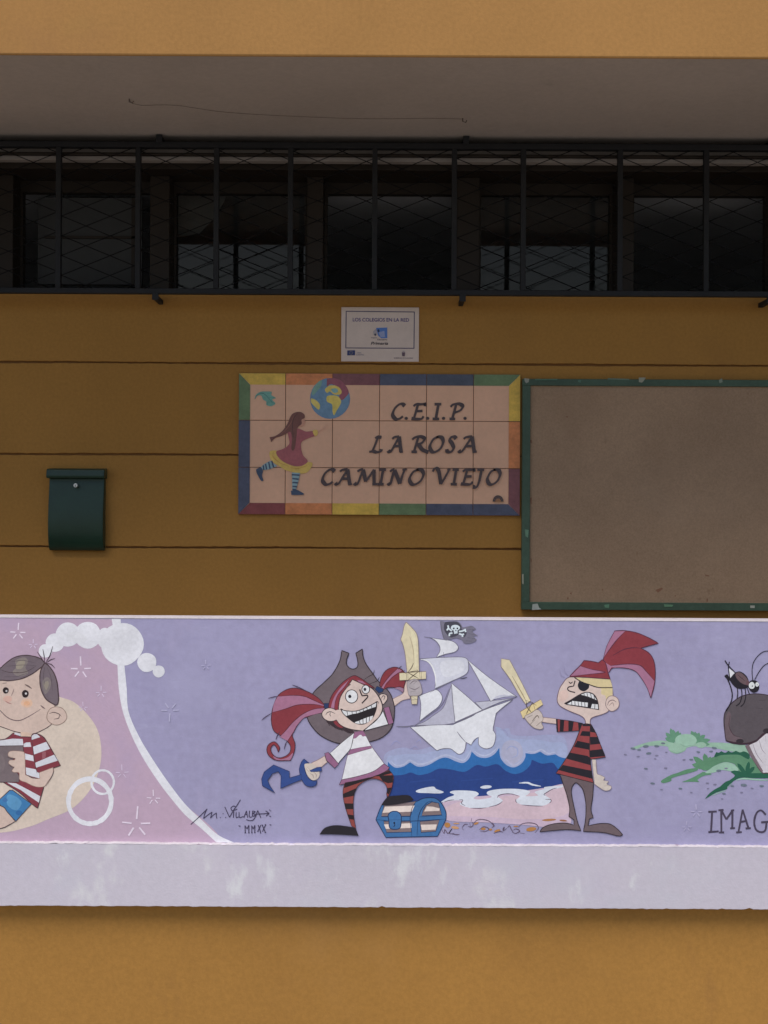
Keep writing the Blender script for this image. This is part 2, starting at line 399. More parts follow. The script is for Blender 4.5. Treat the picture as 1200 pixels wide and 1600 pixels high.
# --- pink field at the left, white curving band, dream bubbles and stars
p = Paint(DP, base=.0002)
field = curve(parse('182 967.5!,187 1010,189 1040,192 1075,197 1112,212 1150,232 1187,258 1225,278 1251,298 1265,328 1290,352 1317!,-260 1314!,-260 963!'), True)
nv = [W(x, y, DP) + Vector((0, -.0002, 0)) for x, y in field]
mesh_obj('painted_pink_field', nv, [tuple(t) for t in tessellate_polygon([[Vector((x, y, 0)) for x, y in field]])], M['pink'], parapet, label='pink field at the left end of the mural')
p = Paint(DP, base=.0004)
WHITE = (219, 218, 224); PALE = (208, 192, 178)
p.fill(PALE, '91 1088,120 1100,150 1135,158.5 1175,152 1212,135 1242,110 1265,75 1280,45 1292,0 1301,-60 1296,-120 1262,-150 1200,-130 1130,-70 1085,0 1070,50 1072')
p.build('painted_moon', parapet, 'large beige disc behind the boy')
p.fill(WHITE, '174.5 967!,181 1010,183.5 1040,185.5 1075,192 1112,206 1150,225 1187,250 1225,271 1252,290 1274,315 1295,338 1316!,366 1316.5!,340 1304,315 1281,290 1257,265 1225,239 1187,217 1150,201 1112,198 1075,194.5 1040,192 1010,188.5 967!')
p.build('painted_band', parapet, 'white band curving down between pink and lilac')
for cx, cy, r in ((71, 1017, 10.5), (86, 1004, 14.5), (106, 991.5, 19), (137, 992.5, 21), (191, 1006.5, 33.5), (229.5, 1035, 15), (248, 1049, 9.4)):
    p.oval(WHITE, cx, cy, r, wob=.02)
p.oval(WHITE, 165, 997, 14, 16)
p.oval((216, 215, 221), 197, 1002, 22, 17, 20); p.oval((216, 215, 220), 120, 996, 16, 9, 10)
p.build('painted_dream_bubbles', parapet, 'chain of white dream bubbles')
p.ring(WHITE, 160.5, 1222, 17.5, 3.6, 18.5); p.build('painted_ring', parapet, 'small white ring'); p.ring(WHITE, 140.5, 1252, 33.5, 7.5, 35); p.build('painted_ring', parapet, 'large white ring')
STAR = (222, 208, 222)
def star(cx, cy, R, w, rgb, flip=1):
    for a in (90, 178, 2, 232, 308):
        t = math.radians(a + random.uniform(-5, 5)); r0, r1 = R * .3, R * (1.15 if a == 90 else .92)
        p.line(rgb, [(cx + r0 * math.cos(t), cy - flip * r0 * math.sin(t)), (cx + r1 * math.cos(t), cy - flip * r1 * math.sin(t))], w, taper=False)
    p.build('painted_star', parapet)
for a in ((28, 988, 13, 2), (52, 1007, 7.5, 1.3), (126.5, 1045, 17, 2.2), (158, 1082, 9, 1.4), (130, 1105, 7.5, 1.2), (191, 1207, 11, 1.3), (240, 1247, 11.5, 1.6), (213, 1287, 24, 2.6), (-60, 1010, 16, 2.2), (-95, 1050, 9, 1.5)):
    star(*a, STAR if a[3] > 1.5 else (208, 192, 212))
star(266, 1110, 15, 1.9, (180, 176, 203), -1); star(1088, 1268, 10, 1.7, (178, 172, 200)); star(322, 1040, 8, 1.5, (178, 173, 201)); star(1073, 1292, 8, 1.6, (176, 170, 198))

# --- boy in the striped shirt
INK = (74, 58, 62); SKIN = (203, 180, 168)
q = Paint(DP, base=.0007)
q.fill(SKIN, '-44 1072,-46 1105,-28 1128,0 1135,20 1142,33 1145,50 1147,66 1141,80 1132,88 1118,84 1095,78 1070,66 1046,50 1040,20 1040,-20 1050', INK, 1.2)
q.fill((206, 178, 160), '33 1144,50 1146,49 1152,36 1152')
q.oval(SKIN, 88.7, 1118.6, 15.6, 14.2, 0, (140, 116, 104), 1)
q.line(INK, '77 1115,84 1113,92 1115.5,96 1119.6', 1.3); q.line(INK, '93 1116.7,91.6 1122,84 1123.7', 1.2)
q.oval((214, 178, 154), 42, 1098.5, 9, 7); q.oval((217, 168, 134), 42, 1099, 5, 3.6); q.oval((208, 170, 156), 12, 1092, 7, 5)
q.oval((196, 176, 166), 39.7, 1084, 6.6, 7); q.oval((44, 32, 34), 39.7, 1084, 5.3, 6); q.oval((205, 200, 200), 40.6, 1083.6, 1.7)
q.oval((196, 176, 166), 9.1, 1078.7, 5.8, 6); q.oval((44, 32, 34), 9.1, 1078.7, 4.7, 5); q.oval((190, 185, 186), 10.2, 1079.6, 1.6)
q.line((112, 92, 88), '39 1069.4,44 1072,49.6 1075.8', 2.4); q.line((112, 92, 88), '4 1068,10.5 1067', 2)
q.line((150, 126, 122), '21.6 1076,20.6 1081,17.5 1087.5', 1.3); q.line((172, 128, 122), '8 1095,13 1098,18.5 1099.8', 1.6)
q.line((110, 90, 92), '-30 1090,-14 1099,0 1110,10.5 1120,21 1125,31.5 1125.4,42 1121,52.5 1115,63.6 1108', 1.4); q.line((110, 90, 92), '63.6 1102,67 1105,70.6 1107.3', 2)
boy = q.build('painted_boy', parapet, 'smiling painted boy in red and white stripes')
HAIR = (112, 99, 106)
q.fill(HAIR, '71 1037!,64 1029.5,51 1025,36 1024,21 1028,7 1038,-2 1045,-30 1052,-46 1070,-30 1068,0 1063,14 1063.6,33 1060.7,49 1053.7,60.7 1045.5', INK, 1.6)
q.fill((132, 121, 118), '24 1032,38 1027,44 1033,40 1043,44 1052,30 1057,20 1050,26 1042'); q.fill((150, 140, 126), '28 1034,37 1031,39 1037,33 1045,25 1044')
q.line(INK, '0 1046,12 1050,28 1051,42 1049,56 1041', 1.0); q.line((86, 74, 80), '18 1034,36 1032,56 1036', .8); q.line((86, 74, 80), '10 1041,34 1039,58 1040', .8); q.line((92, 80, 86), '6 1057,26 1057,42 1052', .8)
q.fill(HAIR, '70 1036!,76 1040,84 1051,89 1065,91 1082,91.6 1094,88.7 1101.5,81.7 1099,72 1092,65 1079,62.5 1065,63 1051,66 1042', INK, 1.8)
q.fill((128, 117, 116), '66 1066,74 1058,80 1066,77 1078,70 1084'); q.fill((146, 136, 124), '69 1068,75 1064,76 1071,72 1078')
q.line((86, 74, 80), '70 1042,68 1056,70 1070', .8); q.line((86, 74, 80), '74 1043,80 1060,82 1080', .8)
for a in ('70 1036,64 1027,58 1018', '70 1036,69 1025,67 1014', '71 1036,78 1024,82.6 1009.5', '72 1036,79 1031,86 1028.6', '72 1036.5,80 1038,86 1044'):
    q.line((66, 52, 58), a, 1.3)
q.build('hair', boy)
MAR = (128, 58, 68); SHW = (205, 205, 212)
q.fill(MAR, '-46 1160!,0 1156,11 1153,21 1145!,33 1151!,49 1151.5!,51 1147,57 1146,66 1150,73 1158,95 1196!,60 1208!,62.5 1217,68.5 1230!,59 1263!,50 1256,30 1238,5 1222!,-46 1222!', INK, 1.2)
for a in ('-44 1162,0 1157,20 1154,35.6 1154.5,36.8 1164.4,0 1165,-44 1170', '24 1144.5,32 1146.5,32 1150,22 1147', '49.3 1156,50 1149.5,53.5 1147,58 1147,63 1151.6', '51 1167,72.4 1159,78.4 1169.8,53.5 1178.7', '55 1191.8,85.5 1178.7,91.4 1188,56.4 1199.5',
          '37.4 1162,41 1160,47.5 1159.7,49 1166.8,37 1167', '39 1177,52 1180.5,53 1189.4,39 1186.4', '40.4 1199,55.8 1201.8,58 1206,62.3 1208.4,61.8 1216,50 1213,41 1210', '11.3 1222.6,25 1223.8,39 1231,63 1244,61 1254,47.5 1245,33 1234.5,21.4 1228.6'):
    q.poly(SHW, a)
q.line(INK, '49.5 1154,52 1172,55 1193,58 1208', 1.0); q.line(INK, '66 1150,73 1158,84 1177,95 1196', 1.0)
q.poly((150, 92, 100), '66 1175,72 1174,71.5 1184,66 1186')
q.build('shirt', boy)
q.fill((116, 103, 106), '-46 1168!,0 1165.6,36 1165!,36 1176,24 1178,20 1196,30 1212,29.5 1222!,-46 1222!', INK, 1.0)
q.fill((123, 110, 112), '-30 1180,0 1178,8 1190,2 1206,-30 1210')
q.build('brown_book', boy)
q.fill(SKIN, '13 1177,17.8 1173.3,34.4 1174,38.6 1178,39.5 1196,39.8 1210.7!,50 1214,57 1216.5,62.3 1216!,61.7 1207!,83 1199!,83.7 1206,78.4 1218,71 1227.4,61.7 1229.7,51 1227.4,41.5 1222.6,31 1218,30 1207.5,22 1206.5,19 1204,22.5 1199!,14.2 1193,15.4 1188,22.5 1187.3,24 1185!,14.2 1182', (150, 122, 112), .8)
q.line(INK, '83.5 1200,82 1211,71 1227', 1.0); q.line(INK, '41 1210,50 1215,58 1216', 1.4); q.line(INK, '12 1183,20 1185.5,24 1184.5', 1.2); q.line(INK, '14 1194,18 1198,23 1198', 1.0)
q.build('arm', boy)
q.poly((64, 122, 172), '-46 1236,0 1248.7,15.4 1234.5,20 1234.5,49.3 1256,25 1283,0 1257,-46 1250', INK, 1.4)
q.fill((92, 148, 190), '12 1242,24 1244,34 1254,26 1266,12 1258'); q.oval((52, 104, 158), 30, 1270, 5, 4); q.oval((66, 112, 164), 8, 1250, 4, 3)
q.build('shorts', boy)
q.fill(SKIN, '-46 1254!,0 1258.5,12 1269,24 1283!,12 1290,0 1294.5,-46 1304!', INK, 1.3)
q.build('leg', boy)

# --- sea, beach and sailing ship
q = Paint(DP, base=.0004)
FOAMY = (160, 168, 200); MIDB = (48, 104, 166); DEEP = (42, 66, 128)
q.fill((157, 160, 192), '600 1182,612 1172,632 1168,650 1172,676 1166,700 1163,730 1165,790 1138,800 1148,826 1150,860 1148,884 1156,890 1210!,600 1210!')
q.fill(FOAMY, '605 1184,620 1180,640 1178,660 1178,680 1173,700 1169.7,716 1177,722 1178.5,729 1173,731 1158,740 1160,747 1150,749 1166,758 1170,768 1166.5,775 1158,776 1146,774 1136,783 1138,789 1146,797 1153,815 1155,842 1156,862 1160,884 1164,890 1210!,605 1210!')
q.oval((170, 170, 194), 800, 1175, 17, 19); q.line((152, 160, 196), '791 1172,798 1166,808 1170,808 1180,800 1184', 2); q.line((176, 178, 204), '790 1186,803 1196,816 1188', 3)
q.line((176, 182, 208), '612 1190,619 1196,632 1194,640 1188,654 1194,670 1191,688 1182,700 1180,716 1186,726 1187,736 1172', 3)
q.line((178, 184, 210), '742 1174,752 1180,764 1179,778 1168', 2.4); q.line((178, 184, 210), '824 1174,836 1175,846 1171,856 1177,868 1175', 2.4)
for a in ('650 1160,656 1156,658 1162', '672 1150,680 1146,684 1150', '610 1166,618 1158,626 1162', '640 1172,648 1166,654 1170', '782 1140,790 1142,794 1150'): q.line((150, 150, 188), a, 1.6)
q.fill(MIDB, '606 1190!,612 1196,618.7 1199.5,630 1197.7,640.8 1191!,653.7 1198,670 1195,686 1186,698 1183.7,712 1189.5,723.7 1192,733 1185,737 1174.3!,747 1182.5,761 1184,772.7 1178,780 1168.5!,782 1183.7,791 1195,803 1199,814.7 1193,820.5 1183.7,821 1176.7!,833.3 1178,844 1174.3!,854.3 1180,868 1178.5!,876 1183,892 1186!,892 1240!,606 1240!')
q.fill(DEEP, '604 1213!,615 1211.7,630 1210.5,642 1207,653.7 1211,670 1208,686 1201,705 1202.3,726 1205.8,744.7 1195.3,758.7 1197.7,777 1194,789 1203.5,803 1209.3,817 1205.8,827.5 1196.5,831 1187!,847 1193,863.7 1192,873 1202,892 1206!,892 1244!,700 1256!,604 1256!')
for a in ('640 1222,680 1218', '720 1220,770 1216', '800 1222,850 1218'): q.line((46, 72, 136), a, 5)
sea = q.build('painted_sea', parapet, 'scalloped blue sea behind the two pirates')
q.fill((196, 174, 192), '690 1266,694 1250,712 1243,750 1244,800 1238,850 1231,884 1225,892 1240,890 1292,860 1293,820 1289,760 1285,700 1282')
q.fill((204, 180, 190), '696 1262,730 1250,800 1243,850 1236,884 1230,888 1270,830 1280,760 1276,700 1274')
FO = (210, 214, 224)
q.fill(FO, '687.5 1254!,698 1247,709.7 1242,702.7 1238,712 1235,740 1236,748 1240.8,740 1247,749.3 1249,768 1245.5,761 1240.8,763.3 1236,782 1232.7,810 1232.7,827.5 1236,825 1241,821.7 1243.9,840.3 1243,835.7 1237.3,849.7 1232.7,852 1229.5,880 1227!,877.7 1230.3,859 1235,852 1242,861.3 1250,852 1258,835 1259,814.7 1257,805.3 1251.3,812.3 1244,800.7 1241,784.3 1240.8,777.3 1244.3,785.5 1251.3,772.7 1259.5,740 1263,719 1257,722.5 1251.3,712 1250.5,700 1252')
q.fill(FO, '650 1235.5,660.7 1231.5,677 1229,681.7 1232.7,693.3 1237.3,686.3 1239.7,670 1239.2,653.7 1238.5'); q.oval(FO, 759.4, 1229.6, 9, 2.6, -4); q.line(FO, '811 1223.5,824 1223,832 1226,845 1228.5', 3)
DK = (96, 78, 96)
for a in ('694 1253,702 1250.5,710 1249.6', '717 1249.5,723 1250,721 1255,727 1259', '735 1262.5,748 1263,760 1262', '764 1261,778 1257,785 1252', '777 1247,779 1243,788 1240.5,800 1240.6,811 1244', '806 1248,806 1252,808 1254.5', '815 1257.5,832 1259,848 1259.5', '852 1249,860 1249,861 1252,858 1255', '852 1243,850 1241,856 1237,863 1233,870 1231'):
    q.line(DK, a, 1.2)
OR = (176, 124, 72)
q.oval(OR, 699, 1289, 4.6, 4, 10); q.oval((198, 150, 110), 711, 1293, 6, 2.2, 8); q.oval(OR, 766, 1296, 3, 1.6); q.oval(OR, 744, 1286.5, 4, 1.6, -20); q.oval(OR, 755, 1295, 4, 2); q.oval(OR, 777, 1298, 5, 2, -18); q.oval(OR, 830, 1295.5, 8, 3.2, -8); q.oval((168, 118, 76), 858, 1281, 11, 1.8, -3); q.oval((150, 100, 70), 880, 1282, 6, 1.4, 5); q.oval((198, 150, 110), 713, 1286.5, 5, 1); q.oval(OR, 806, 1291, 4, .9)
for a in ('690 1296,694 1302,695 1296,700 1302,706 1295,702 1302,710 1302', '706 1303,714 1304,718 1303.5', '722 1293,726 1288,731 1288', '724 1297,722 1294', '731 1291,736 1292,739 1289,738 1284', '734 1286,735 1292', '737 1278,736 1284', '739 1287,746 1281,756 1280.5,766 1284,772 1291', '749 1296,756 1291.5,764 1295,758 1299,750 1298', '769 1285,772 1290,768 1293', '771 1302,780 1299,786 1300', '785 1296,788 1292,786 1298,792 1294', '793 1293,796 1290,799 1296,802 1300', '802 1297,806 1295,812 1298,806 1302,800 1300', '810 1292,816 1287,828 1285.5,838 1288,841 1294,836 1301', '812 1301,820 1302.5'):
    q.line(DK, a, 1.3)
q.build('beach', sea, 'pink beach with white surf and shells')
q = Paint(DP, base=.0010)
SH = (219, 219, 224); SG = (180, 178, 194); GL = (112, 108, 124)
q.fill(SG, '648 1133.5!,664 1127,676.7 1118,692 1106,700 1086,706 1068!,711 1129.5!,690 1132.5', GL, .9)
q.fill((188, 187, 200), '742 1097!,775 1094,806 1090!,782 1097,754 1109!', GL, .9)
q.fill(SH, '641 1136!,676.7 1132.8,707.3 1132.4!,753.3 1110.5,801.2 1093!,787 1104,778 1112,774.4 1118!,772 1130,770.6 1140,774.4 1149,770.6 1165,759 1169.7,748.5 1164,747.6 1151.5!,741 1156.3,736 1164!,728 1159.5!,727 1168,724 1175,717 1178.4,710 1174,703.5 1169.7,692 1169.7,682.4 1172.6!', GL, .9)
q.line(GL, '714 1143,720 1151,728 1160', 1.2); q.line(GL, '641 1136,660 1153,682 1172.6', 1.4); q.line(GL, '801 1094,778 1112,774.4 1118,770 1142', 1.1)
ship = q.build('painted_ship', parapet, 'white painted sailing ship on the waves')
q.fill(SH, '705.4 1067.2!,731 1089,753.3 1109.4!,711 1128.5!,707.5 1096', GL, 1.0)
q.build('sail', ship)
q.fill(SH, '730.3 1030.8!,764.8 1059,808 1089!,797 1086.5,786 1087.3,775 1091,766.7 1096!,751.4 1068', GL, .9)
q.fill((196, 196, 210), '768 1093!,778 1087,790 1085.5,806 1088!,790 1088.5,778 1091')
q.build('sail', ship)
q.fill((203, 203, 214), '655.6 1029.5!,676 1028,695.8 1027,726.5 1027.5,732 1039.4,728.4 1052.8,705.4 1064.3,679.5 1075.8!,680.5 1056.7,675 1039.4,667 1032', GL, .9)
q.line((228, 228, 232), '657 1030,667 1032.5,674.5 1040,680 1055,681 1070', 2.2); q.fill((212, 212, 220), '690 1034,720 1032,724 1048,700 1058,690 1052')
q.build('sail', ship)
q.fill(SH, '671.9 996.3!,690 999,707.3 1002,716 1010.7,711 1018.3,696 1022,681.5 1027!,687 1018,687 1010,680.5 1001', GL, .9)
q.build('sail', ship)
q.fill(SH, '654.6 1087.3!,668 1082,682.4 1077.7,691 1089,686 1102.7,672 1114,655.6 1126.6!,657.5 1108.4,657 1096', GL, .9)
q.build('sail', ship)
q.line(GL, '672 1082,690 1072,706 1064.5', 1.2); q.build('rope', ship)
q.line(GL, '619 1135,634 1135.2,648 1133', 1.6); q.build('rope', ship)
q.line((80, 78, 92), '719 1060.5,725 1059.5,730 1058', 1.6); q.build('rope', ship)
q.line(GL, '648 1133.5,670 1118,690 1102,702 1076', 1.0); q.build('rope', ship)
q.line(GL, '663 995,672 996.5', 2); q.build('rope', ship)
q.line(GL, '693 1019,694 1028', 1.4); q.build('rope', ship)
q.line(GL, '707 1132.4,735 1120,753 1110,801 1093', 1.1); q.build('rope', ship)
q.fill((118, 114, 130), '688 971,696.7 971.3,706.7 970.4,715 971,720 975,723 980,730 979,738 978,744 983!,739 985.5,738.7 987.7,747 993.5!,740 994,745 999.5!,741 1003,733 1005.5,725.3 1005,721.3 999.7,713.3 997,703.3 999,694.7 999.7,690.7 985')
q.fill((70, 68, 80), '695 973,705 971.2,714 971.8,720 977,722 984,728 983,729 990,725 996,719 991,712 994,704 996,699 992,694 984')
for a in ('730 984,740 983.4', '732 990,743 992', '730 996,742 998', '728 1001,738 1002'): q.line((92, 88, 102), a, 1.2)
q.line((100, 98, 112), '688 970,690 984,694 1000', 1.6)
BO = (206, 216, 222)
for a in ('699.7 977,700.6 981,698 985', '701 982,706 986', '702 994,702.6 990,707 989', '717 986.6,722 986,727 984', '726.5 982.5,727.6 987.5', '717 990,722 991.5,725 990.5', '722.4 991,722.6 995'): q.line(BO, a, 2.5, False)
q.oval(BO, 711.5, 980.8, 7.2, 4.6); q.poly(BO, '708.5 983,715 983,714.8 989.5,709.6 990.5')
for a in (709, 714.6): q.oval((40, 40, 52), a, 981.8, 1.35)
q.oval((40, 40, 52), 712.2, 985.2, .9); q.line((90, 92, 104), '711 988,711 990.5', .5); q.line((90, 92, 104), '713 988,713 990.2', .5)
q.build('pirate_flag', ship, 'tattered black flag with skull and crossbones')
# --- pirate girl
q = Paint(DP, base=.0016)
BK = (52, 42, 48); FACE = (210, 189, 180); HATC = (110, 98, 103); RED = (134, 56, 64); ROSE = (163, 112, 138); NAVY = (52, 74, 132)
q.fill(FACE, '605 1101!,615 1091.5,630 1083,632 1072,635 1064!,640 1066,641 1089,637 1092,628 1094.5,618 1102,609 1109!', (150, 128, 126), .9)
girl = q.build('painted_pirate_girl', parapet, 'grinning painted pirate girl with red pigtails raising a wooden sword')
q.fill(FACE, '486 1193.5,497 1187,507.3 1181!,511.5 1190.6!,497 1201', (140, 118, 118), .9); q.build('forearm', girl)
q.fill(HATC, '533.9 1016.3!,545.3 1020.6!,541.5 1031.4,542 1039,547.4 1044.4,554 1045,558.8 1041,558.8 1031.4,556 1020.6!,566.4 1014!,567.5 1026,572.3 1038,583 1053,590.8 1064,607 1080,613.5 1093,616.5 1110,612.5 1135,600 1150,582.5 1157.5,556 1162,527.5 1161,502.5 1150,487.5 1135,480 1120,481 1102,490 1082,505 1067.5,520 1052.5,531 1032.5', BK, 1.5)
q.line(BK, '568 1062.3,576 1057,583 1053,585 1046.6', 1.1); q.line(BK, '575.6 1069,588.6 1064,593 1057.4', 1.1)
q.build('hat', girl)
def streak(a, w=1.1): q.line((84, 40, 52), a, w)
q.fill(RED, '506.8 1101.5!,499 1092,487.5 1084,475.8 1078.8,461.8 1075,449 1077,436 1085,429 1098,425 1112,424 1127,427 1140,433 1146,443 1152,449.5 1158.5,454 1166,453 1175,446 1181.4,435 1184,426.5 1179,423 1170,427.5 1163.5,432 1167.7,434.8 1175!,437 1167.7,429.3 1158.9,420 1163,416.9 1172,421 1181.4,433 1188,454 1188!,459.6 1175,461 1162,456.8 1148,462.3 1136.5,473 1122.7,480.5 1120,493 1115.5,503.8 1113.8!', (70, 38, 50), 1.1)
q.fill(ROSE, '506 1101.5!,491 1094.5,475.8 1088,458 1086.3,434 1088!,428 1100,425.7 1113!,446.7 1107.3,465 1101.5,488.7 1100.3,506 1103!')
q.fill(ROSE, '507.5 1106!,490 1108,472.5 1116,458 1128,446 1142,437 1151!,449 1157.5!,458 1144,464 1134,474 1122,484 1118,504 1113!')
q.fill(ROSE, '458 1176,450 1183,438 1186,427 1181.5,432 1187,446 1187.6,454 1186.5')
for a in ('506 1101.5,491 1094.5,475.8 1088,458 1086.3,434 1088', '425.7 1113,446.7 1107.3,465 1101.3,488.7 1100.3,506 1103', '507.5 1106,490 1108,472.5 1116,458 1128,444 1144,436 1152', '449 1158,458 1145,464 1134,472 1124'): streak(a)
for a in ('456.6 1070,467 1074,480 1080', '419 1091,427 1089,435 1087.5', '408.8 1125.4,415 1120,425 1114', '431 1155.7,433 1150,437 1143', '444 1171,446 1163,449 1157'): q.line((70, 56, 78), a, 1.4)
q.poly((44, 60, 98), '506 1099,513.8 1098.5,514.2 1106,507.3 1107', BK, .8)
q.build('pigtail', girl)
q.fill(RED, '593 1071!,595 1061,600 1051,607 1045,616 1042.3,624 1044,630 1048,634 1055,633 1066,631 1074,629.5 1082!,625 1078,618 1074.5,607 1074,600 1077!', (70, 38, 50), 1.1)
q.fill(ROSE, '622 1044!,628.5 1048.5!,620 1053,610 1061,603 1068,599 1076!,596 1074!,601 1066,610 1055'); q.fill((150, 118, 142), '616 1075!,624 1073.5,631 1076!,629.5 1082!,624 1078')
streak('623 1043,610 1055,601 1066,596 1074'); streak('629 1048,620 1053,610 1061,600 1075'); streak('616 1074.5,624 1073,631 1075')
q.line(BK, '622 1046,625 1042.5,628 1040.5', 1.1); q.line(BK, '627 1050,633 1047', 1.1)
q.fill((40, 62, 104), '589 1072!,599 1076.5!,598 1080.5,592 1083!,586 1077!', BK, .8)
q.build('pigtail', girl)
q.fill((62, 48, 54), '510 1127,521.4 1125.5,535.5 1134.5,547.4 1138,553 1144,545 1145.5,536 1141,528 1139.5,517 1133')
for a in ('512 1128,515 1134', '520 1131,524 1138', '530 1136,535 1142', '540 1139,548 1146'): q.line((50, 38, 44), a, 2)
q.fill(RED, '520 1124,528 1127,537 1135,532 1137,524 1132')
q.fill(RED, '514.4 1098,519 1085.6,530 1071.5,541 1061.8,552.8 1055.5,561.5 1058.5,570 1064,585 1075,576.7 1073,559.3 1067,550.7 1061.8!,542 1073.7,533.3 1086.7,529.5 1099.7,528.3 1113!,520 1110,513.8 1107.3', (70, 38, 50), 1.1)
q.fill(ROSE, '547 1060.5!,533 1073.7,523.6 1086.7,519 1097.5,517 1106!,522.5 1108!,523.6 1097.5,528 1085.6,538 1073.7'); q.fill(ROSE, '558 1062.5!,566 1064,572 1069!,562 1066')
streak('547 1060,538 1073.5,528 1085.6,523.6 1098,522.5 1108', .9)
q.build('hair', girl)
q.fill(FACE, '550.7 1061.5!,559.3 1065.5,570 1070.4,580 1074.8,587.5 1082.3,593 1091,596.7 1099.7,597.3 1108.3,593 1119,585.3 1126.8,576.7 1134.3,567 1142!,550.7 1139.8,536.6 1135.4,527 1127,525.8 1117,528.5 1111.6,529.5 1099.7,533 1086.7,542 1073.7', BK, 1.2)
q.fill(FACE, '503 1115,507.3 1108.3,516 1106,524.7 1109.4,529.5 1117,525 1125,515 1126.8,506 1122.4', BK, 1.1); q.fill(FACE, '524 1111,532 1110,533 1122,526 1125')
q.line(BK, '509 1117,511.7 1113.2,517 1112,523.6 1114.8', 1.2); q.line(BK, '516.5 1113,515.5 1116.5,517.5 1119.5', 1.1)
q.fill(FACE, '592.4 1087,597.3 1084,603.8 1085.6,605.4 1091,602.7 1096.4,598.3 1100.5,595.6 1094.3', BK, 1.1); q.line(BK, '595.6 1091.5,598.3 1087.2,601.4 1088.5,599.4 1093.5', 1.2)
q.oval((222, 222, 224), 549.4, 1088, 9.6, 10.3, 0, BK, 1.2, 0); q.oval((40, 38, 48), 546.6, 1088, 2.5, 2.7)
q.oval((222, 222, 224), 571.5, 1077, 6, 6.6, 0, BK, 1.2, 0); q.oval((40, 38, 48), 570.2, 1077, 2.1, 2.5)
q.line((96, 70, 70), '541 1075,544 1071.5,548 1068.8', 2.2); q.line(BK, '562 1077!,564 1083,566 1087!,574 1086!,574.4 1089,570 1094,565.5 1098.8', 2.0, False)
q.fill((40, 34, 38), '532.8 1108.3!,542 1110.5,557 1110.5,572.3 1105,589 1096.2!,588 1107.3,583 1120,573.4 1129,564.8 1131.6,554 1129,542 1120.3,535.5 1113.8', BK, 1)
TT = (216, 216, 218)
q.fill(TT, '534.4 1109.4!,542 1111.3,557 1111.3,572.3 1106,588 1097.8!,587.3 1104!,576.7 1107.6,568 1110.8,559.3 1114,550.7 1115.6,541 1118.4!,536.5 1114')
q.fill(TT, '554 1128.4!,561.5 1125.7,572.3 1121.3,583 1118!,581 1123.5,573.4 1129,564.8 1130.8,557 1130.2')
for x0, y0, x1, y1 in ((542, 1110.5, 543.5, 1118.5), (550, 1111, 550.5, 1116.5), (556.5, 1111, 557, 1115), (562, 1109.5, 563, 1113.5), (567.5, 1108, 568.5, 1111.5), (573, 1105.5, 574.5, 1109.5), (580, 1102, 581, 1106.5), (561, 1125, 563, 1131), (567, 1123, 567.5, 1131), (572.5, 1121, 572.5, 1129.5), (577.5, 1119.5, 577, 1126.5)):
    q.line(BK, [(x0, y0), (x1, y1)], .9, False)
q.line(BK, '531 1108.8,533 1107.5,536 1108.5', 1.1); q.line(BK, '587 1096.5,590 1096,591.5 1099', 1.1)
q.build('face', girl)
SW = (222, 221, 224); PUR = (150, 102, 134)
q.fill(SW, '568 1142!,577 1134.3,586.4 1126.8,594 1118,598.3 1110.5!,606.5 1131.6!', BK, .9)
q.poly(PUR, '599.4 1106,608 1104,615 1129,607 1132.3', BK, .9)
q.fill(SW, '552 1152!,563 1147.5,572.3 1150.3!,580.6 1165.8,600.5 1193.3!,583 1206,558 1214,533.8 1219.5!,543 1180,548.5 1164', (110, 92, 110), .8)
q.fill(PUR, '533.8 1218!,557.7 1213,583.3 1205,600 1193!,608.5 1199!,603.5 1204.3,583 1213.5,546.7 1222.7,530 1226.3!', BK, .8)
q.poly(PUR, '546.7 1171.3,562 1168,579.7 1165.3,581 1168.6,565 1173,543.4 1179.6', (100, 66, 92), .7)
q.fill(SW, '553.5 1144.5!,551 1156.7,547.6 1169.5,538 1181,528.3 1192.4!,515.5 1176.8!,534 1160', BK, .8)
q.poly(PUR, '507.3 1177,512.7 1175,529.3 1193.3,522.8 1199.8,514.5 1192,510 1187.8', BK, .8)
q.fill(PUR, '554 1143.8!,567 1141.5!,572 1149!,567 1150.5,563 1147.5,556 1153,551.5 1154!'); q.line(BK, '552 1155,549 1166,545 1176', .8)
q.build('shirt', girl)
STK = (142, 70, 66)
q.fill(STK, '539.3 1222.7!,560 1219,583 1213.5,608 1203!,614.5 1211.7,613.5 1224,611 1234,606 1246!,604 1240,605.3 1231.8,598 1220.8,583.3 1216.3,568.7 1220.8,557.7 1230,553 1242.8,552 1259.3,553 1277.7,556 1294!,549.4 1290.5!,543 1272,537.5 1252,536 1240,536.6 1231', (70, 42, 46), .8)
for a in ('539.3 1223.2,576 1214.6,586 1213.6,571 1219.4,559.5 1223.5,537.5 1231', '536.4 1240,558 1230.6,554.4 1238.6,553.4 1243,536.2 1246.5', '538 1254.8,552.3 1255.2,552 1264,539.8 1264', '543 1272,552.5 1273.6,553 1280.4,545.3 1279.5', '592 1211.6,614.3 1211,613.8 1222.3,606 1223.5,598 1220.4', '583 1212.8,609.2 1203.6,612 1207.6,594 1212.4', '605.6 1231,612.2 1230,607.4 1241,604.6 1239'): q.poly((42, 34, 38), a)
q.build('striped_legs', girl)
q.fill((40, 36, 42), '499 1303.5!,508 1293,524.7 1289,546.7 1291.4,555.8 1294!,560.3 1305.6!,539.3 1304.3,518 1303.4')
q.build('shoe', girl)
q.fill((40, 36, 42), '595.7 1257.6!,600 1251,605.5 1244.5!,616 1243,637.8 1242.2,646.5 1249.3!,632.3 1254,610.3 1257.6')
q.build('shoe', girl)
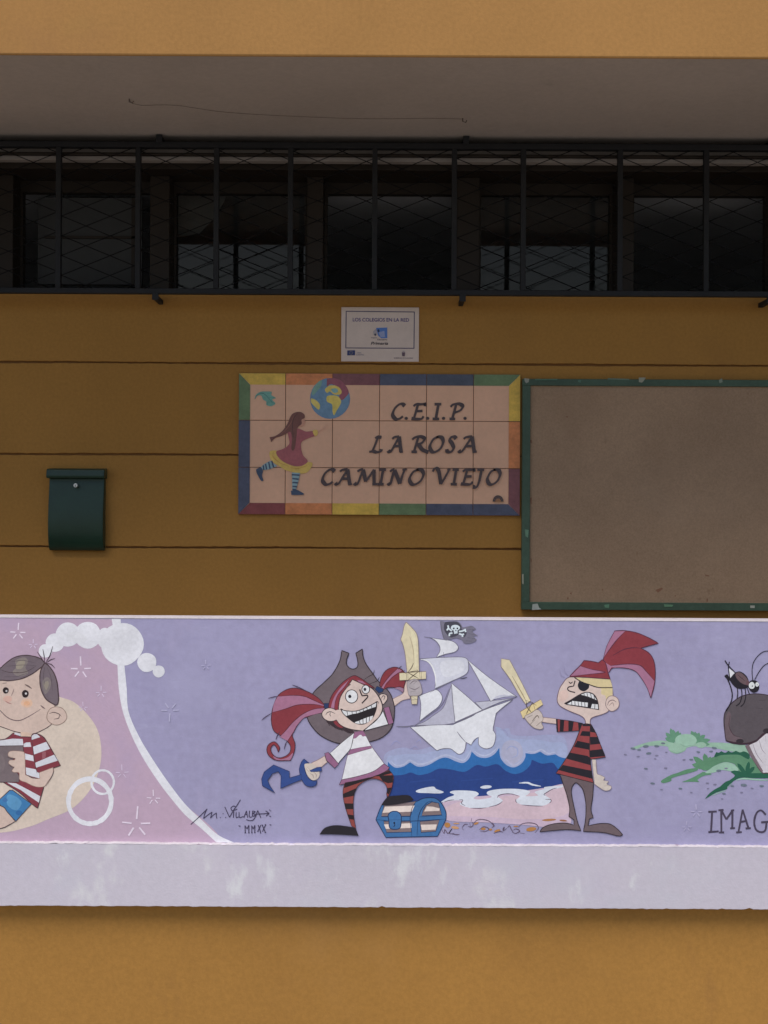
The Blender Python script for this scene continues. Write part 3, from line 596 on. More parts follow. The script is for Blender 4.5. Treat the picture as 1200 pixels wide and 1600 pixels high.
q.fill(NAVY, '475 1185.6!,483.4 1192.4!,478 1193,476.5 1202.5,481 1214,488 1219.5,495.5 1220!,493.5 1226.3,486 1229,477 1226,470.6 1215.3,467.8 1202.5,470.6 1191.5', (40, 48, 88), .9)
q.poly(NAVY, '471 1209.8,452.3 1215.3,452.3 1205.3,427.5 1194.8,412.8 1206,408.8 1217,410 1227.3,429.3 1238.3,422 1228,418.3 1219,425.7 1208.5,434.8 1205.3,439.4 1211.7,438.5 1231.8,456.8 1223.6,471.5 1218', (40, 48, 88), .9)
q.fill((203, 190, 180), '476 1194,482 1192.6,489 1193.5,497 1201,499.5 1210,495.5 1217,488 1218.5,481 1212,477 1202')
for a in ('480 1198,486 1204', '484 1208,489 1211,490 1216', '490 1206,494 1210,494 1216', '478 1200,483 1206'): q.line((150, 132, 128), a, .9)
q.poly(NAVY, '484 1203.8,495.3 1198.8,501.7 1198,502.9 1204.3,496 1205.4,486 1205.6', (40, 48, 88), .7)
q.build('hook', girl, 'dark blue pirate hook in her lowered hand')
WOOD = (216, 204, 172); TIE = (84, 70, 58)
q.fill(WOOD, '634.5 972!,640 977,649 987,652 994,653.5 1005,654.3 1028,654.8 1050!,636 1050!,634 1030,632 1016,629 1005,626.5 999,629 990,631.5 978', (140, 124, 112), .8)
q.line((176, 158, 128), '640 994,643 1004,646 1018,647 1036', 1.0); q.fill((226, 214, 180), '641 984,648 992,650 1004,651 1040,648 1040,646 1010')
q.poly(WOOD, '624 1051.5,665.5 1049,665.5 1060.5,624.5 1063', (130, 112, 96), .8)
for a in ('635 1049,635 1062', '637.3 1049,637.3 1061', '655.5 1048,656.5 1061', '658 1048,658.5 1061', '636 1050,645 1055,654 1060', '654 1049,645 1056,637 1063', '638 1049.5,643 1043,646 1036', '638 1050,648 1048.5,655 1048.5', '628 1050,635 1052', '651 1046,654 1049'): q.line(TIE, a, 1.2)
q.fill((172, 163, 166), '636 1066,642 1062,650 1061,656 1066,658.5 1075,659 1083,652 1087,640 1087,637 1078', (130, 118, 124), .8)
for a in ('640 1069,646 1064,652 1064', '646 1069,652 1063', '639 1074,648 1077,656 1073', '641 1081,650 1079', '638 1066,642 1063'): q.line((108, 96, 102), a, 1.2)
q.poly((206, 194, 166), '642 1087,652.5 1087,651.5 1100,643.5 1100', (130, 112, 96), .7); q.line(TIE, '642 1087.5,652.5 1087.5', 1.2); q.line(TIE, '642 1093.5,652 1092.8', 1.2); q.line(TIE, '643 1088,651 1093', .8)
q.build('wooden_sword', girl, 'short wooden sword raised in her fist')

# --- treasure chest
q = Paint(DP, base=.0013)
CB = (62, 108, 158); CBD = (34, 52, 88); CW = (128, 111, 112); CC = (222, 206, 198)
q.fill(CB, '587.4 1280.5!,592 1268,596.5 1257.6!,630 1253,650 1252,658 1248.5,667 1246.5,680 1247.2,689 1254,695 1264,697 1271,696.8 1280!,683.7 1306.5!,603 1308.4!', CBD, 1.4)
chest = q.build('painted_treasure_chest', parapet, 'blue banded painted treasure chest under the girl\'s foot')
for a in ('600 1257.6,650 1251.6,645 1262,641.5 1275,595.7 1275.6', '659 1274.6,661 1266,665.5 1258,675 1252.8,685.5 1254.8,690 1273', '599.3 1283,640.6 1282.3,643.3 1299.8,604 1300.7', '656 1283.4,686.6 1280.8,681 1298.8,658 1300.7'): q.poly(CW, a, CBD, 1.1); q.build('plank', chest)
for a in ('601.5 1260.2,648 1258.5,643.6 1268,597.5 1269.8', '662.6 1267.7,667 1259.8,676 1260.2,687 1263,686.6 1266.8', '600 1288,642.4 1286,643.3 1293.3,603 1295', '657.6 1288.4,682.6 1288,680.4 1296,659 1297'): q.poly(CC, a); q.build('plank', chest)
for a in ('588 1280.5,615 1283,650 1282.5,697 1279.5', '650 1252,644 1262,641 1276,641 1283,643.5 1307', '651.5 1306,653 1283,655 1272,660 1262,668 1253.5,676 1251.6', '597 1276.2,641 1275.6', '655 1276.2,691 1273.6'): q.line(CBD, a, 1.1)
q.fill(CB, '607.6 1283,606.5 1274,610 1269,616 1267.4,622 1268.6,626.5 1274,626.8 1283,624 1294.4,610 1294.4', CBD, 1.4); q.line(CBD, '607 1281,627 1280.6', 1.0); q.oval((28, 36, 60), 616, 1285.6, 1.5); q.line((28, 36, 60), '616 1286,617 1289,615 1291.5', 1.2, False)
q.build('lock', chest)

# --- one-eyed pirate boy
q = Paint(DP, base=.0013)
q.fill(FACE, '890 1058,879.5 1067.5,873.5 1078,870.5 1093,875 1102.7,890 1111,908 1118.5,914 1125,915 1133!,922 1133!,924 1122,942.5 1115.5,951.5 1109.5,957.5 1092,956.5 1075,953 1060!,920 1057', (112, 90, 100), 1.1)
q.fill((214, 186, 176), '874 1082,884 1078,888 1088,880 1096,874 1094')
q.fill((212, 194, 150), '897 1058.5!,924.5 1059.5,953 1060.7!,956.7 1073.5,956 1087,947 1094!,945.5 1087,939.5 1084,938 1075,923 1070.5,908 1064')
q.oval(FACE, 956.7, 1099, 10.6, 12, 0, (134, 112, 114), 1); q.line((120, 96, 98), '949 1102,951.5 1096,957.5 1093.8,963 1097', 1.3); q.line((150, 124, 120), '951 1103,957 1098,959 1104', 1.1)
q.line(BK, '897.5 1058.5,908 1065,920 1069.4,935 1074,956.7 1074.3', 1.6, False); q.fill((34, 34, 44), '905 1064!,920.7 1069.4!,919.4 1075.5,912.5 1080,905.5 1077.4,902.7 1070.5')
q.line(BK, '888.5 1065,891.5 1067.5,895 1065', 1.8); q.line(BK, '898.4 1063.5!,896 1072!,889 1073.2,886.8 1076,889.5 1079.5,898.5 1082', 1.8, False); q.line((150, 144, 176), '874 1046,877 1055,883 1058.5', 1.2); q.line((150, 144, 176), '881 1042,883 1050,888 1056', 1.2)
q.fill((38, 34, 40), '881.7 1099!,890 1094.5,906.5 1084.7,917 1081.3,927.5 1084.7,933.5 1094.5,935.7 1108.7!,917 1105.7,885.5 1100.7!', BK, 1.1)
q.fill(TT, '907.5 1085.3!,917 1082,926.5 1085!,932.4 1094!,920 1088.8'); q.fill(TT, '886 1100!,894.5 1095!,906 1096.5,918.5 1097.8!,918 1104.6!,905 1102.7'); q.poly(TT, '925 1099.7,934 1100.5,934.6 1107.6,923 1106.4')
for x0, y0, x1, y1 in ((912, 1083, 913, 1087), (917, 1082, 918, 1088.5), (922.5, 1083, 924, 1090.5), (928, 1087, 929, 1093), (893, 1095, 893.5, 1101.5), (898, 1095, 898.5, 1102), (903, 1096, 904, 1103), (908.5, 1096.5, 909, 1103.5), (913.5, 1097, 914, 1104.5), (929.5, 1099.5, 929, 1107.5)): q.line(BK, [(x0, y0), (x1, y1)], .9, False)
boy2 = q.build('painted_pirate_boy', parapet, 'painted pirate boy with an eye patch and a red headscarf')
q.fill(RED, '942.5 1030!,948.5 1009,960.5 985.7!,975.5 985.3,995 988.7,1014.5 997,1028.7 1005!,1010 1010,1001 1012.7!,1013 1019.5,1020.5 1030,1023.5 1045,1022.7 1067.5,1016.7 1090.7!,1011.5 1075,1002.5 1060,992 1048,975.5 1043.5,957.5 1043.5,951.5 1050!,946 1042', (86, 44, 62), 1.3)
q.fill(ROSE, '943 1028.5!,948.5 1009,960.5 986.3!,977 986!,963.5 1000,952 1015'); q.fill(ROSE, '954.5 1040!,980 1037.5,999.5 1039.5,1010 1049.5,1022.6 1063.7!,1016.8 1089!,1011 1074,1002.5 1059.6,992 1047.6,975.5 1043,957.5 1042.8'); q.fill(ROSE, '944.7 1034.5!,956 1041.5!,950.5 1051!')
for a in ('943 1028,952 1015,963.5 1000,977 986', '954.5 1040,980 1037.5,999.5 1039.5,1010 1049.5,1022.7 1064', '957.5 1024,974 1015,989 1012,1001 1012.7'): q.line((86, 44, 62), a, 1.3)
q.fill(RED, '889.5 1057.3!,898 1048,906.5 1039.7,912.5 1032!,923 1033,935 1035.4!,941 1030.6!,946 1036,950 1051,953.2 1061!,938 1059.8,908 1057.8', (86, 44, 62), 1.3)
q.fill(ROSE, '891.5 1056!,906.5 1040.8!,925 1045.5,944 1050.3!,912.5 1054.4'); q.line((86, 44, 62), '906.5 1040.5,925 1046,946 1050.3,915 1054,892 1056.8', 1.0)
q.build('headscarf', boy2)
q.fill(FACE, '846 1120.5!,858 1121.6,869 1123!,869.5 1131!,858 1129.6,846 1127.6!', (140, 118, 122), .9); q.build('arm', boy2)
q.fill((204, 192, 182), '924.7 1186!,931 1187!,932 1200,933 1208.7,938 1211,944.7 1214.5,943 1219,950.7 1220.7,948 1225,955 1228.7,952.7 1234,944.7 1235,936 1230,928.7 1224.7!', (150, 134, 140), .8)
q.line((140, 122, 126), '931 1190,931.6 1200,933 1209', .9); q.line((150, 134, 134), '944 1228,950 1227', .8)
q.build('arm', boy2)
q.fill(WOOD, '783 1029!,796 1031!,805.8 1049,818.8 1074,829 1095!,821 1100!,811 1085,797 1061,783 1041.7!', (140, 124, 112), .8); q.line((160, 142, 110), '800 1056,808 1070,818 1088,822 1096', 1.4)
q.poly((218, 198, 148), '812.8 1112,844.8 1092.6,848.2 1100.7,817 1122.6', (130, 112, 96), .8)
q.fill((200, 186, 178), '820 1119,830.7 1113.5,839 1108.5,845.8 1114,848.5 1123,846 1129.4,848.8 1136.5,843.7 1139.4,832.8 1136,823 1126', (140, 124, 120), .8)
for a in ('821 1094,833 1098', '822 1094,823 1104,829 1112', '832 1097,826 1108,822 1116', '825 1104,830 1113', '833 1098,836 1110', '830 1098,838 1102', '824 1121,832 1117', '831 1127,839 1118,842 1122', '838 1134,846 1127', '828 1132,836 1124'): q.line(TIE, a, 1.2)
q.build('wooden_sword', boy2, 'wooden sword held out by the pirate boy')
q.fill((106, 91, 95), '875 1210!,927.3 1221!,926 1243.3,923.3 1264,926.7 1277.3!,920.7 1279.3!,918.7 1290!,936.7 1286.7,952.7 1287.3,964.7 1295.3,972.7 1304!,966 1306,943.3 1300.7,911.3 1298.7!,914.7 1280.7,915.3 1256.7,911.3 1235.3,904.7 1226,899.3 1223,894 1228.7,892.7 1239.3,896.7 1260.7,902 1283.3,907.5 1297.6!,883.3 1296,843.3 1299.5!,848.7 1292.7,863.3 1287.3,883.3 1285.7,896.7 1289!,896.7 1280.7!,888.7 1275.3!,890 1263.3,886 1243.3,880.7 1227.3', BK, 1.3)
q.build('trousers', boy2)
S2 = (144, 66, 68); SB = (38, 34, 42)
q.poly(S2, '868.7 1123.3,890 1126,910 1130,912 1141,890 1142.4,870 1143.4', BK, .9)
for a in ('868.7 1123.3,871 1123.6,872 1143.2,870 1143.4', '875 1124,881.6 1124.6,880.2 1143,874.4 1143.2', '888 1126,896.4 1127.2,894 1142.2,888 1142.4', '903 1128.6,912 1130.6,911 1140.8,904 1141.4'): q.poly(SB, a)
q.fill(S2, '909 1132!,915.3 1130.6,923.3 1131.6!,931.3 1146,938 1163.3,946 1182.7!,922 1186.4!,924 1203.3,926.8 1222.9!,896.7 1215.3,868.7 1208!,882 1188.7,896.7 1163.3', BK, 1.1)
for a in ('909.4 1142,922 1142.7,921.5 1150.3,906 1149.3', '902 1157.3,921.5 1161.3,921 1171.5,896.4 1166.7', '890.4 1175.6,918 1181,922.8 1184.7,923.4 1195.6,885 1185.2', '879.3 1195,924.2 1204,926.2 1216.9,872.7 1203.1', '922 1132.5,924 1133,931 1145,922 1143.3', '922 1151.3,934 1151.3,937.8 1162,922 1163.5', '920.4 1172.6,941.4 1170,945.4 1181.3,921 1183.4', '910 1131.4,922 1131.4,922 1134.4,910 1134.4'): q.poly(SB, a)
q.line(BK, '922 1133,921.6 1150,921 1170,921.6 1186', 1.0)
q.build('shirt', boy2)

# --- garden, mushroom and cricket at the right
q = Paint(DP, base=.0003)
LG = (146, 178, 158); MG = (98, 142, 116); GG = (92, 136, 106); DG_ = (40, 92, 72)
def leaf(rgb, x0, y0, x1, y1, w):
    dx, dy = x1 - x0, y1 - y0; d = math.hypot(dx, dy); nx, ny = -dy / d * w / 2, dx / d * w / 2
    q.add([(x0 + nx * .6, y0 + ny * .6), (x0 + dx * .5 + nx, y0 + dy * .5 + ny), (x0 + dx * .8 + nx * .8, y0 + dy * .8 + ny * .8), (x1, y1), (x0 + dx * .8 - nx * .8, y0 + dy * .8 - ny * .8), (x0 + dx * .5 - nx, y0 + dy * .5 - ny), (x0 - nx * .6, y0 - ny * .6)], rgb)
q.fill(LG, '985.3 1169.4,1008.3 1160.8,1033.3 1157,1056 1160,1080 1158,1104 1160,1133 1160.8,1172 1166,1172 1177,1142.5 1174,1112 1168,1085 1166,1069.7 1170,1060 1177.5,1047 1174.5,1041 1166,1008 1166,995 1170.5')
for x, y in ((1047.6, 1137.8), (1040, 1144.5), (1039, 1153), (1060, 1141.6), (1064, 1144.5), (1052, 1140)): leaf(MG, 1054, 1159, x, y, 7)
for x, y in ((1080, 1141.6), (1092.7, 1144.5), (1102, 1148.3), (1110, 1156), (1109, 1163.7), (1086, 1143)): leaf(MG, 1087, 1159, x, y, 7)
q.oval((150, 184, 164), 1071.6, 1157, 17, 10.5); q.oval(LG, 1058, 1169, 14, 8); q.oval(LG, 1095.5, 1164, 8, 4.6); q.line((128, 162, 142), '1062 1162,1070 1166,1082 1164', 1.2); q.line((128, 162, 142), '1045 1172,1058 1177,1070 1172', 1.2)
for x, y in ((1083, 1182), (1081, 1194.3), (1100.3, 1177), (1110, 1182), (1086, 1188)): leaf(GG, 1106, 1200, x, y, 9)
q.fill(GG, '1094.6 1200,1104 1190,1113.7 1183,1133 1178,1161.7 1176,1173 1184,1188 1196,1200 1210,1170 1210,1152 1203,1148 1194.3,1133 1190.5,1117.6 1196,1104 1204')
q.fill(GG, '1088.8 1200,1073.5 1202,1060 1207,1046.7 1211.6,1033 1220,1037 1223.5,1048.6 1220,1050.5 1215.4,1073.5 1208.7,1088.8 1204'); q.fill(GG, '1112 1209.7,1100 1206,1094.6 1208,1081 1215.4,1065 1222!,1078 1221.5,1093 1221.8!,1090 1218,1100 1212')
q.fill((150, 184, 164), '1102 1207.7,1110 1201,1117.6 1196,1133 1190.8,1146 1194,1154 1203,1142.5 1205,1127 1203,1115.7 1207')
q.fill(DG_, '1116 1183,1119 1175!,1123 1176,1127 1173.5!,1133 1176,1138 1173!,1143 1175.5,1150 1173!,1156 1175.5,1163 1174,1171 1179,1170 1186,1164 1184,1155 1179.5,1140 1179,1126 1180')
q.fill(DG_, '1101.5 1248.5!,1107 1241,1115.7 1234,1125 1229!,1133 1222,1140 1219!,1148 1212,1141.5 1206!,1150 1206,1161.7 1207,1181 1208,1230 1206!,1230 1216!,1200 1216,1181 1216,1160 1215,1150 1218,1142 1224,1136.7 1229!,1135.5 1233,1126 1236!,1117.6 1239,1109 1244')
for x, y in ((1152, 1192.4), (1170.3, 1189.5), (1179, 1198), (1142, 1205)): leaf(DG_, 1166, 1211, x, y, 6.5)
q.line((150, 186, 166), '1150 1219,1162 1216.5,1180 1218,1200 1219', 2.6); q.line((150, 186, 166), '1112 1243,1122 1239,1134 1235', 1.4); q.line((150, 186, 166), '1136 1230,1144 1224', 1.6)
for x, y, r in ((989, 1169.5, 4), (998.5, 1171.6, 3), (1009, 1166, 4.6), (1026, 1165.7, 4), (1036, 1161.3, 3.4), (1013.5, 1177, 4.2), (997, 1182, 2.6), (977, 1179, 2.6), (1026, 1180.4, 2.8), (1023.6, 1185.6, 2), (1041, 1175.4, 2), (1068.7, 1187, 2.6), (1080, 1186.8, 3.2), (1091, 1175, 3), (1116, 1168.6, 4), (1111, 1174, 3), (1009, 1201, 3), (1019.6, 1224, 3.6), (1033.5, 1233.6, 2.2), (1063, 1232, 3), (1105, 1223.5, 2.6), (1117, 1225.7, 2.8), (1131, 1240, 3), (1123, 1204, 4), (1134.4, 1200.5, 2.6), (1128, 1248, 2), (1144, 1228, 3), (1162, 1226.6, 5), (1175, 1231.6, 2.4), (1190, 1228, 3.6), (1158.5, 1238, 2.4), (1080, 1238, 2), (1106, 1232, 2), (1040, 1200, 2.6)):
    q.oval((124, 120, 144) if r < 3 else (106, 116, 128), x, y, r, r * .42, random.uniform(-8, 14))
q.build('painted_garden', parapet, 'green leafy mounds painted around the mushroom')
q = Paint(DP, base=.0009)
CAP = (88, 80, 85)
q.fill((204, 198, 204), '1165 1166!,1181 1158,1200 1143!,1232 1146!,1230 1214!,1200 1208,1189.6 1206,1175 1184', (84, 66, 74), 1.4)
q.fill((120, 104, 110), '1164 1165!,1170 1163!,1178 1180,1192 1204!,1189.6 1206,1175 1185')
for a in ('1176 1162,1182 1178,1192 1192', '1186 1156,1190 1170,1196 1178', '1196 1150,1197 1162', '1180 1184,1190 1198'): q.line((150, 138, 148), a, 1.0)
mush = q.build('painted_mushroom', parapet, 'large painted mushroom with a dark grey cap')
q.fill(CAP, '1131 1124.6,1133.3 1111.8,1142.8 1099,1157.7 1088.4,1176.8 1084,1200 1086.3,1222 1094,1238 1116,1236 1142!,1216 1138,1200 1143.7,1191.7 1148,1181 1158.6,1164 1162.8,1147 1161.8,1134.3 1157.5!,1132.2 1141.6', (58, 44, 54), 1.5)
q.fill((104, 88, 94), '1133 1125,1138 1112,1142 1118,1140 1136,1148 1150,1160 1154,1150 1160,1136 1156,1133 1142'); q.line((74, 56, 64), '1141 1116,1139 1134,1146 1148,1156 1151', 1.2)
q.line((62, 44, 54), '1134 1157,1146 1160,1164 1162,1181 1157.6,1192 1147,1203 1142', 3.0); q.oval((52, 44, 50), 1156, 1158, 6, 3.6); q.oval((52, 44, 50), 1198, 1142, 6, 4)
for a in ('1180 1106,1192 1107', '1152 1100,1158 1096', '1186 1094,1196 1095'): q.line((70, 62, 68), a, 1.2)
q.build('cap', mush)
INS = (34, 30, 38)
q.fill((216, 216, 220), '1139 1044.3!,1148 1051!,1143 1060!,1140 1058.5!')
q.fill(INS, '1140 1062,1142 1058,1148 1051.5,1155 1049,1162.5 1052.5,1168.5 1060,1170 1072,1162.5 1076,1152 1075.5,1145 1070')
q.fill((100, 80, 84), '1149 1053,1155 1050.2,1162.5 1055,1168.5 1063,1166 1069.8,1158 1067,1151 1060'); q.line((62, 48, 54), '1152 1054,1158 1059,1164 1064', 1.0)
q.oval(INS, 1177.6, 1072.2, 8.6, 10, -15); q.oval((100, 72, 78), 1168, 1067, 2.6, 4, 10); q.oval((214, 216, 216), 1174.5, 1071, 4.7, 5.4); q.oval((214, 216, 216), 1182.8, 1069.4, 2.8, 3.4); q.oval((140, 140, 146), 1175.5, 1072, 1.3); q.oval((140, 140, 146), 1183, 1070, .9)
for a, w in (('1176 1063,1174.9 1048.8,1176.8 1036,1183.5 1025.5,1191.8 1018.8,1200 1017.3,1212 1020', 1.2), ('1179 1062,1185 1051,1192.5 1041,1200 1036.4,1212 1034', 1.2), ('1132.5 1032,1138 1040,1149 1051.5', 1.8), ('1139.5 1034,1138 1043,1140 1059', 1.5), ('1133 1055,1138 1064,1142 1075,1144 1086,1142 1097,1134.5 1111', 1.8), ('1152 1074,1152.5 1084,1151.3 1092', 1.5), ('1158 1075,1159 1086,1156 1098,1150 1103', 1.5), ('1164 1075,1165 1088,1162 1099,1157 1104', 1.5), ('1167 1074,1171 1085', 1.4)): q.line(INS, a, w, False)
q.poly(INS, '1131.5 1056.5,1136 1053,1142 1062,1138.5 1064')
q.build('painted_cricket', parapet, 'black cricket with white eyes on the mushroom cap')

# --- lettering: IMAG..., signature and year
q = Paint(DP, base=.0006)
def img(x, y): return (960 + x / 4.704, 980 + y / 4.704)
def strokes(pen, conv, segs, rgb, w, sm=True):
    for sg in segs:
        P = [conv(x, y) for x, y in sg]
        if sm and len(P) > 2: P = curve([(a, b, False) for a, b in P], False)
        pen.ribbon(rgb, P, w)
LET = (72, 64, 82)
strokes(q, img, [[(690, 1357), (752, 1354)], [(718, 1358), (710, 1500)], [(690, 1506), (766, 1500)],
    [(764, 1345), (802, 1343)], [(785, 1345), (786, 1505)], [(768, 1509), (806, 1507)], [(788, 1348), (822, 1412)], [(822, 1412), (866, 1350)], [(856, 1347), (880, 1344)], [(867, 1348), (866, 1474)], [(850, 1478), (886, 1476)],
    [(942, 1340), (912, 1502)], [(894, 1508), (936, 1505)], [(942, 1340), (984, 1474)], [(964, 1479), (1002, 1476)], [(924, 1432), (974, 1422)],
    [(1112, 1378), (1078, 1346), (1044, 1366), (1027, 1430), (1040, 1486), (1076, 1506), (1108, 1492), (1118, 1432)], [(1078, 1434), (1132, 1430)]], LET, 3.0)
q.build('painted_word', parapet, 'dark hand lettered word beginning IMAG')
def sgn(x, y): return (290 + x / 8.0, 1240 + y / 8.0)
SG_ = (62, 54, 78)
strokes(q, sgn, [[(65, 385), (180, 280), (270, 190)], [(270, 190), (240, 250), (225, 310)], [(225, 310), (280, 265), (332, 230)], [(332, 230), (310, 305)], [(310, 305), (350, 265), (386, 240)], [(386, 240), (384, 280), (392, 310)], [(430, 298), (440, 302)], [(464, 248), (474, 252)], [(496, 296), (506, 300)],
    [(490, 165), (522, 235), (550, 295)], [(550, 295), (600, 205), (640, 150), (686, 75)], [(632, 165), (598, 155), (568, 178), (580, 210), (615, 205), (645, 192)], [(602, 220), (598, 300)], [(632, 230), (632, 296), (664, 290)], [(668, 230), (674, 296), (724, 284)], [(728, 300), (760, 214)], [(760, 214), (776, 300)], [(736, 262), (772, 258)], [(800, 212), (796, 288), (830, 290)], [(836, 216), (834, 284)], [(836, 216), (872, 226), (842, 248), (884, 264), (836, 284)], [(870, 292), (902, 210)], [(902, 210), (940, 300)], [(880, 256), (1042, 246)], [(1000, 214), (1046, 246)], [(1046, 246), (1006, 280)], [(886, 266), (846, 326), (800, 336), (760, 324)], [(1046, 200), (1054, 208)], [(1060, 212), (1068, 216)], [(1048, 284), (1056, 276)], [(1060, 290), (1068, 282)]], SG_, 1.25)
strokes(q, sgn, [[(742, 398), (746, 488)], [(742, 398), (768, 440)], [(768, 440), (792, 392)], [(792, 392), (790, 488)], [(736, 490), (756, 488)], [(782, 490), (800, 488)], [(826, 398), (828, 486)], [(826, 398), (846, 440)], [(846, 440), (866, 394)], [(866, 394), (864, 484)], [(820, 490), (836, 488)], [(858, 488), (874, 484)],
    [(908, 392), (940, 488)], [(942, 390), (902, 470)], [(896, 472), (912, 470)], [(928, 490), (944, 488)], [(958, 392), (998, 484)], [(1000, 388), (960, 474)], [(950, 392), (966, 390)], [(990, 388), (1008, 386)], [(988, 487), (1006, 484)], [(664, 398), (674, 408)], [(676, 400), (684, 408)], [(1052, 384), (1060, 394)], [(1064, 386), (1070, 394)]], SG_, 1.25, False)
q.build('painted_signature', parapet, 'thin dark painter signature with the year in Roman numerals')
# ------------------------------------------------------------------ tile sign
KS = (2.8, 2.65, 2.1)                                   # base colours from the shaded wall
DS = DW - .012
sx0, sx1, sy0, sy1 = 372.0, 812.3, 584.0, 804.8
sign = thing('tile_sign', 'ceramic tile sign with school name, running girl and coloured border', 'sign', (XX(592, DW), DW, ZX(804, DW)))
M['grout'] = surf('grout', (.27, .15, .10), .9, .1, 20)
M['tile'] = surf('pink_tile_glaze', alb(161, 121, 109, KS), .30, .05, 6, .03, 60, bump=.06, bscale=40, spec=.3)
X0, X1, Z0, Z1 = XX(sx0, DS), XX(sx1, DS), ZX(sy1, DS), ZX(sy0, DS)
box('backing', X0, X1, DS + .004, DW, Z0, Z1, M['grout'], sign)
tw, th = (X1 - X0) / 6, (Z1 - Z0) / 3
for r in range(3):
    for c in range(6):
        a, b = X0 + c * tw, Z0 + r * th; j = random.uniform(0, .0006)
        box('tile', a + .0013, a + tw - .0013, DS - j * 0, DS + .0045, b + .0013, b + th - .0013, M['tile'], sign, bevel=.0012)
q = Paint(DS, KS, base=.0009, step=.00012, rough=.36, bump=.25, bscale=90, var=.16, scale=22, fine=.08)
YE, ORA, MA, NV, GRN, RD = (146, 122, 58), (142, 90, 62), (86, 54, 63), (53, 57, 78), (70, 86, 66), (90, 46, 52)
cw, rh = (sx1 - sx0) / 6, (sy1 - sy0) / 3; bw = 18.0
def SQ(px, py):      # sign pixel -> photograph pixel, so that the border stays square with the tiles
    X = XX(px, DS); Z = ZX(py, DS); u = X / DS; v = (Z - EYE) / DS
    return (600 + F * (u * c_ + v * s_), 800 - F * (-u * s_ + v * c_))
gp = .5
def strip(rgb, P): q.add([SQ(*t) for t in P], rgb)
top = [YE, ORA, MA, NV, (50, 55, 72), GRN]; bot = [RD, ORA, YE, GRN, NV, NV]; lef = [GRN, NV, NV]; rig = [YE, ORA, MA]
for c in range(6):
    a, b = sx0 + c * cw + gp, sx0 + (c + 1) * cw - gp
    strip(top[c], [(a, sy0 + gp), (b, sy0 + gp), (b - (bw if c == 5 else 0), sy0 + bw), (a + (bw if c == 0 else 0), sy0 + bw)])
    strip(bot[c], [(a, sy1 - gp), (b, sy1 - gp), (b - (bw if c == 5 else 0), sy1 - bw), (a + (bw if c == 0 else 0), sy1 - bw)])
for r in range(3):
    a, b = sy0 + r * rh + gp, sy0 + (r + 1) * rh - gp
    strip(lef[r], [(sx0 + gp, a), (sx0 + gp, b), (sx0 + bw, b - (bw if r == 2 else 0)), (sx0 + bw, a + (bw if r == 0 else 0))])
    strip(rig[r], [(sx1 - gp, a), (sx1 - gp, b), (sx1 - bw, b - (bw if r == 2 else 0)), (sx1 - bw, a + (bw if r == 0 else 0))])
q.build('painted_border', sign, 'border of yellow, orange, maroon, navy and green blocks')
def sp(s, k=6.316, ox=370, oy=580): return ','.join('%.2f %.2f%s' % (ox + x / k, oy + y / k, '!' if c else '') for x, y, c in parse(s))
q = Paint(DS, KS, base=.0013, step=.00012, rough=.4, bump=.15, bscale=90, var=.12, scale=30)
BLU = (76, 100, 130)
q.oval(BLU, 515.7, 622.6, 30.8, 31.4, wob=.006, line=(66, 92, 130), w=.8)
q.fill((104, 60, 76), sp('890 75!,960 70,1030 95,1080 150,1105 210,1080 250,1040 285,1010 260,1020 200,970 140,920 130,890 150')); q.fill((84, 112, 112), sp('745 190,800 110,840 90,830 150,790 200,750 240'))
q.fill((154, 136, 78), sp('870 180,910 145,960 140,1010 160,1035 200,1020 230,960 230,920 200,890 215')); q.fill((92, 122, 132), sp('930 180,980 170,1000 200,960 215'))
q.fill((158, 138, 78), sp('890 250,940 238,1000 250,1030 300,1010 350,985 390,960 435,945 400,940 330,890 300')); q.fill((150, 138, 84), sp('735 270,780 285,820 330,810 380,770 350,735 310'))
q.build('painted_globe', sign)
TEAL = (76, 112, 112)
q.fill(TEAL, sp('175 280!,190 235,230 205,290 200,345 205,340 235,385 265,350 280,380 320,340 345,295 335,290 300,260 280,240 240,200 245')); q.line((44, 78, 84), sp('180 275,210 230,260 220,310 260,350 310'), .9)
for a in ('300 225,345 215', '320 260,380 265', '335 300,375 320', '310 300,300 335'): q.line((44, 78, 84), sp(a), .8)
q.build('painted_leaf', sign)
BRN = (82, 54, 54); DRS = (116, 66, 76); FR = (156, 130, 76); LBL = (98, 120, 136); NB = (46, 56, 80)
q.fill(FR, sp('330 790,390 785,400 830,450 880,520 920,600 940,690 900,745 905,735 950,690 1000,620 1010,550 995,480 975,410 930,350 890,325 840'))
q.fill(DRS, sp('500 600!,540 560,620 570,680 595,750 590!,770 640!,700 665,640 700,635 760,655 830,700 890,640 935,560 935,470 900,410 850,390 795,450 770,500 740,520 700'))
q.fill(FR, sp('750 590,790 580,800 620,770 640')); q.line((150, 120, 112), sp('800 600,850 560,900 530'), 1.0); q.line((150, 120, 112), sp('810 605,860 575,895 545'), .8)
q.fill((140, 104, 96), sp('630 480,670 480,672 520,640 550,610 540')); q.fill(BRN, sp('530 450,560 415,620 402,665 425,670 460,640 480,640 520,600 560,590 640,570 770,540 770,545 660,530 600,500 610,440 640,380 660,340 700!,325 650!,380 640,450 590,500 520'))
q.line((58, 40, 42), sp('600 420,560 470,550 560,560 660'), 1.2); q.line((104, 72, 66), sp('560 440,540 500,500 560,440 620'), 1.0)
for a in ('365 795,360 850,430 910', '350 830,420 900,520 940', '520 950,600 960,700 930'): q.line((140, 108, 58), sp(a), .9)
q.fill(LBL, sp('330 885!,400 935!,330 965,270 975,240 960,260 925')); q.fill(NB, sp('240 950,260 985,250 1030,265 1080!,240 1080,200 1010,190 970!,215 955'))
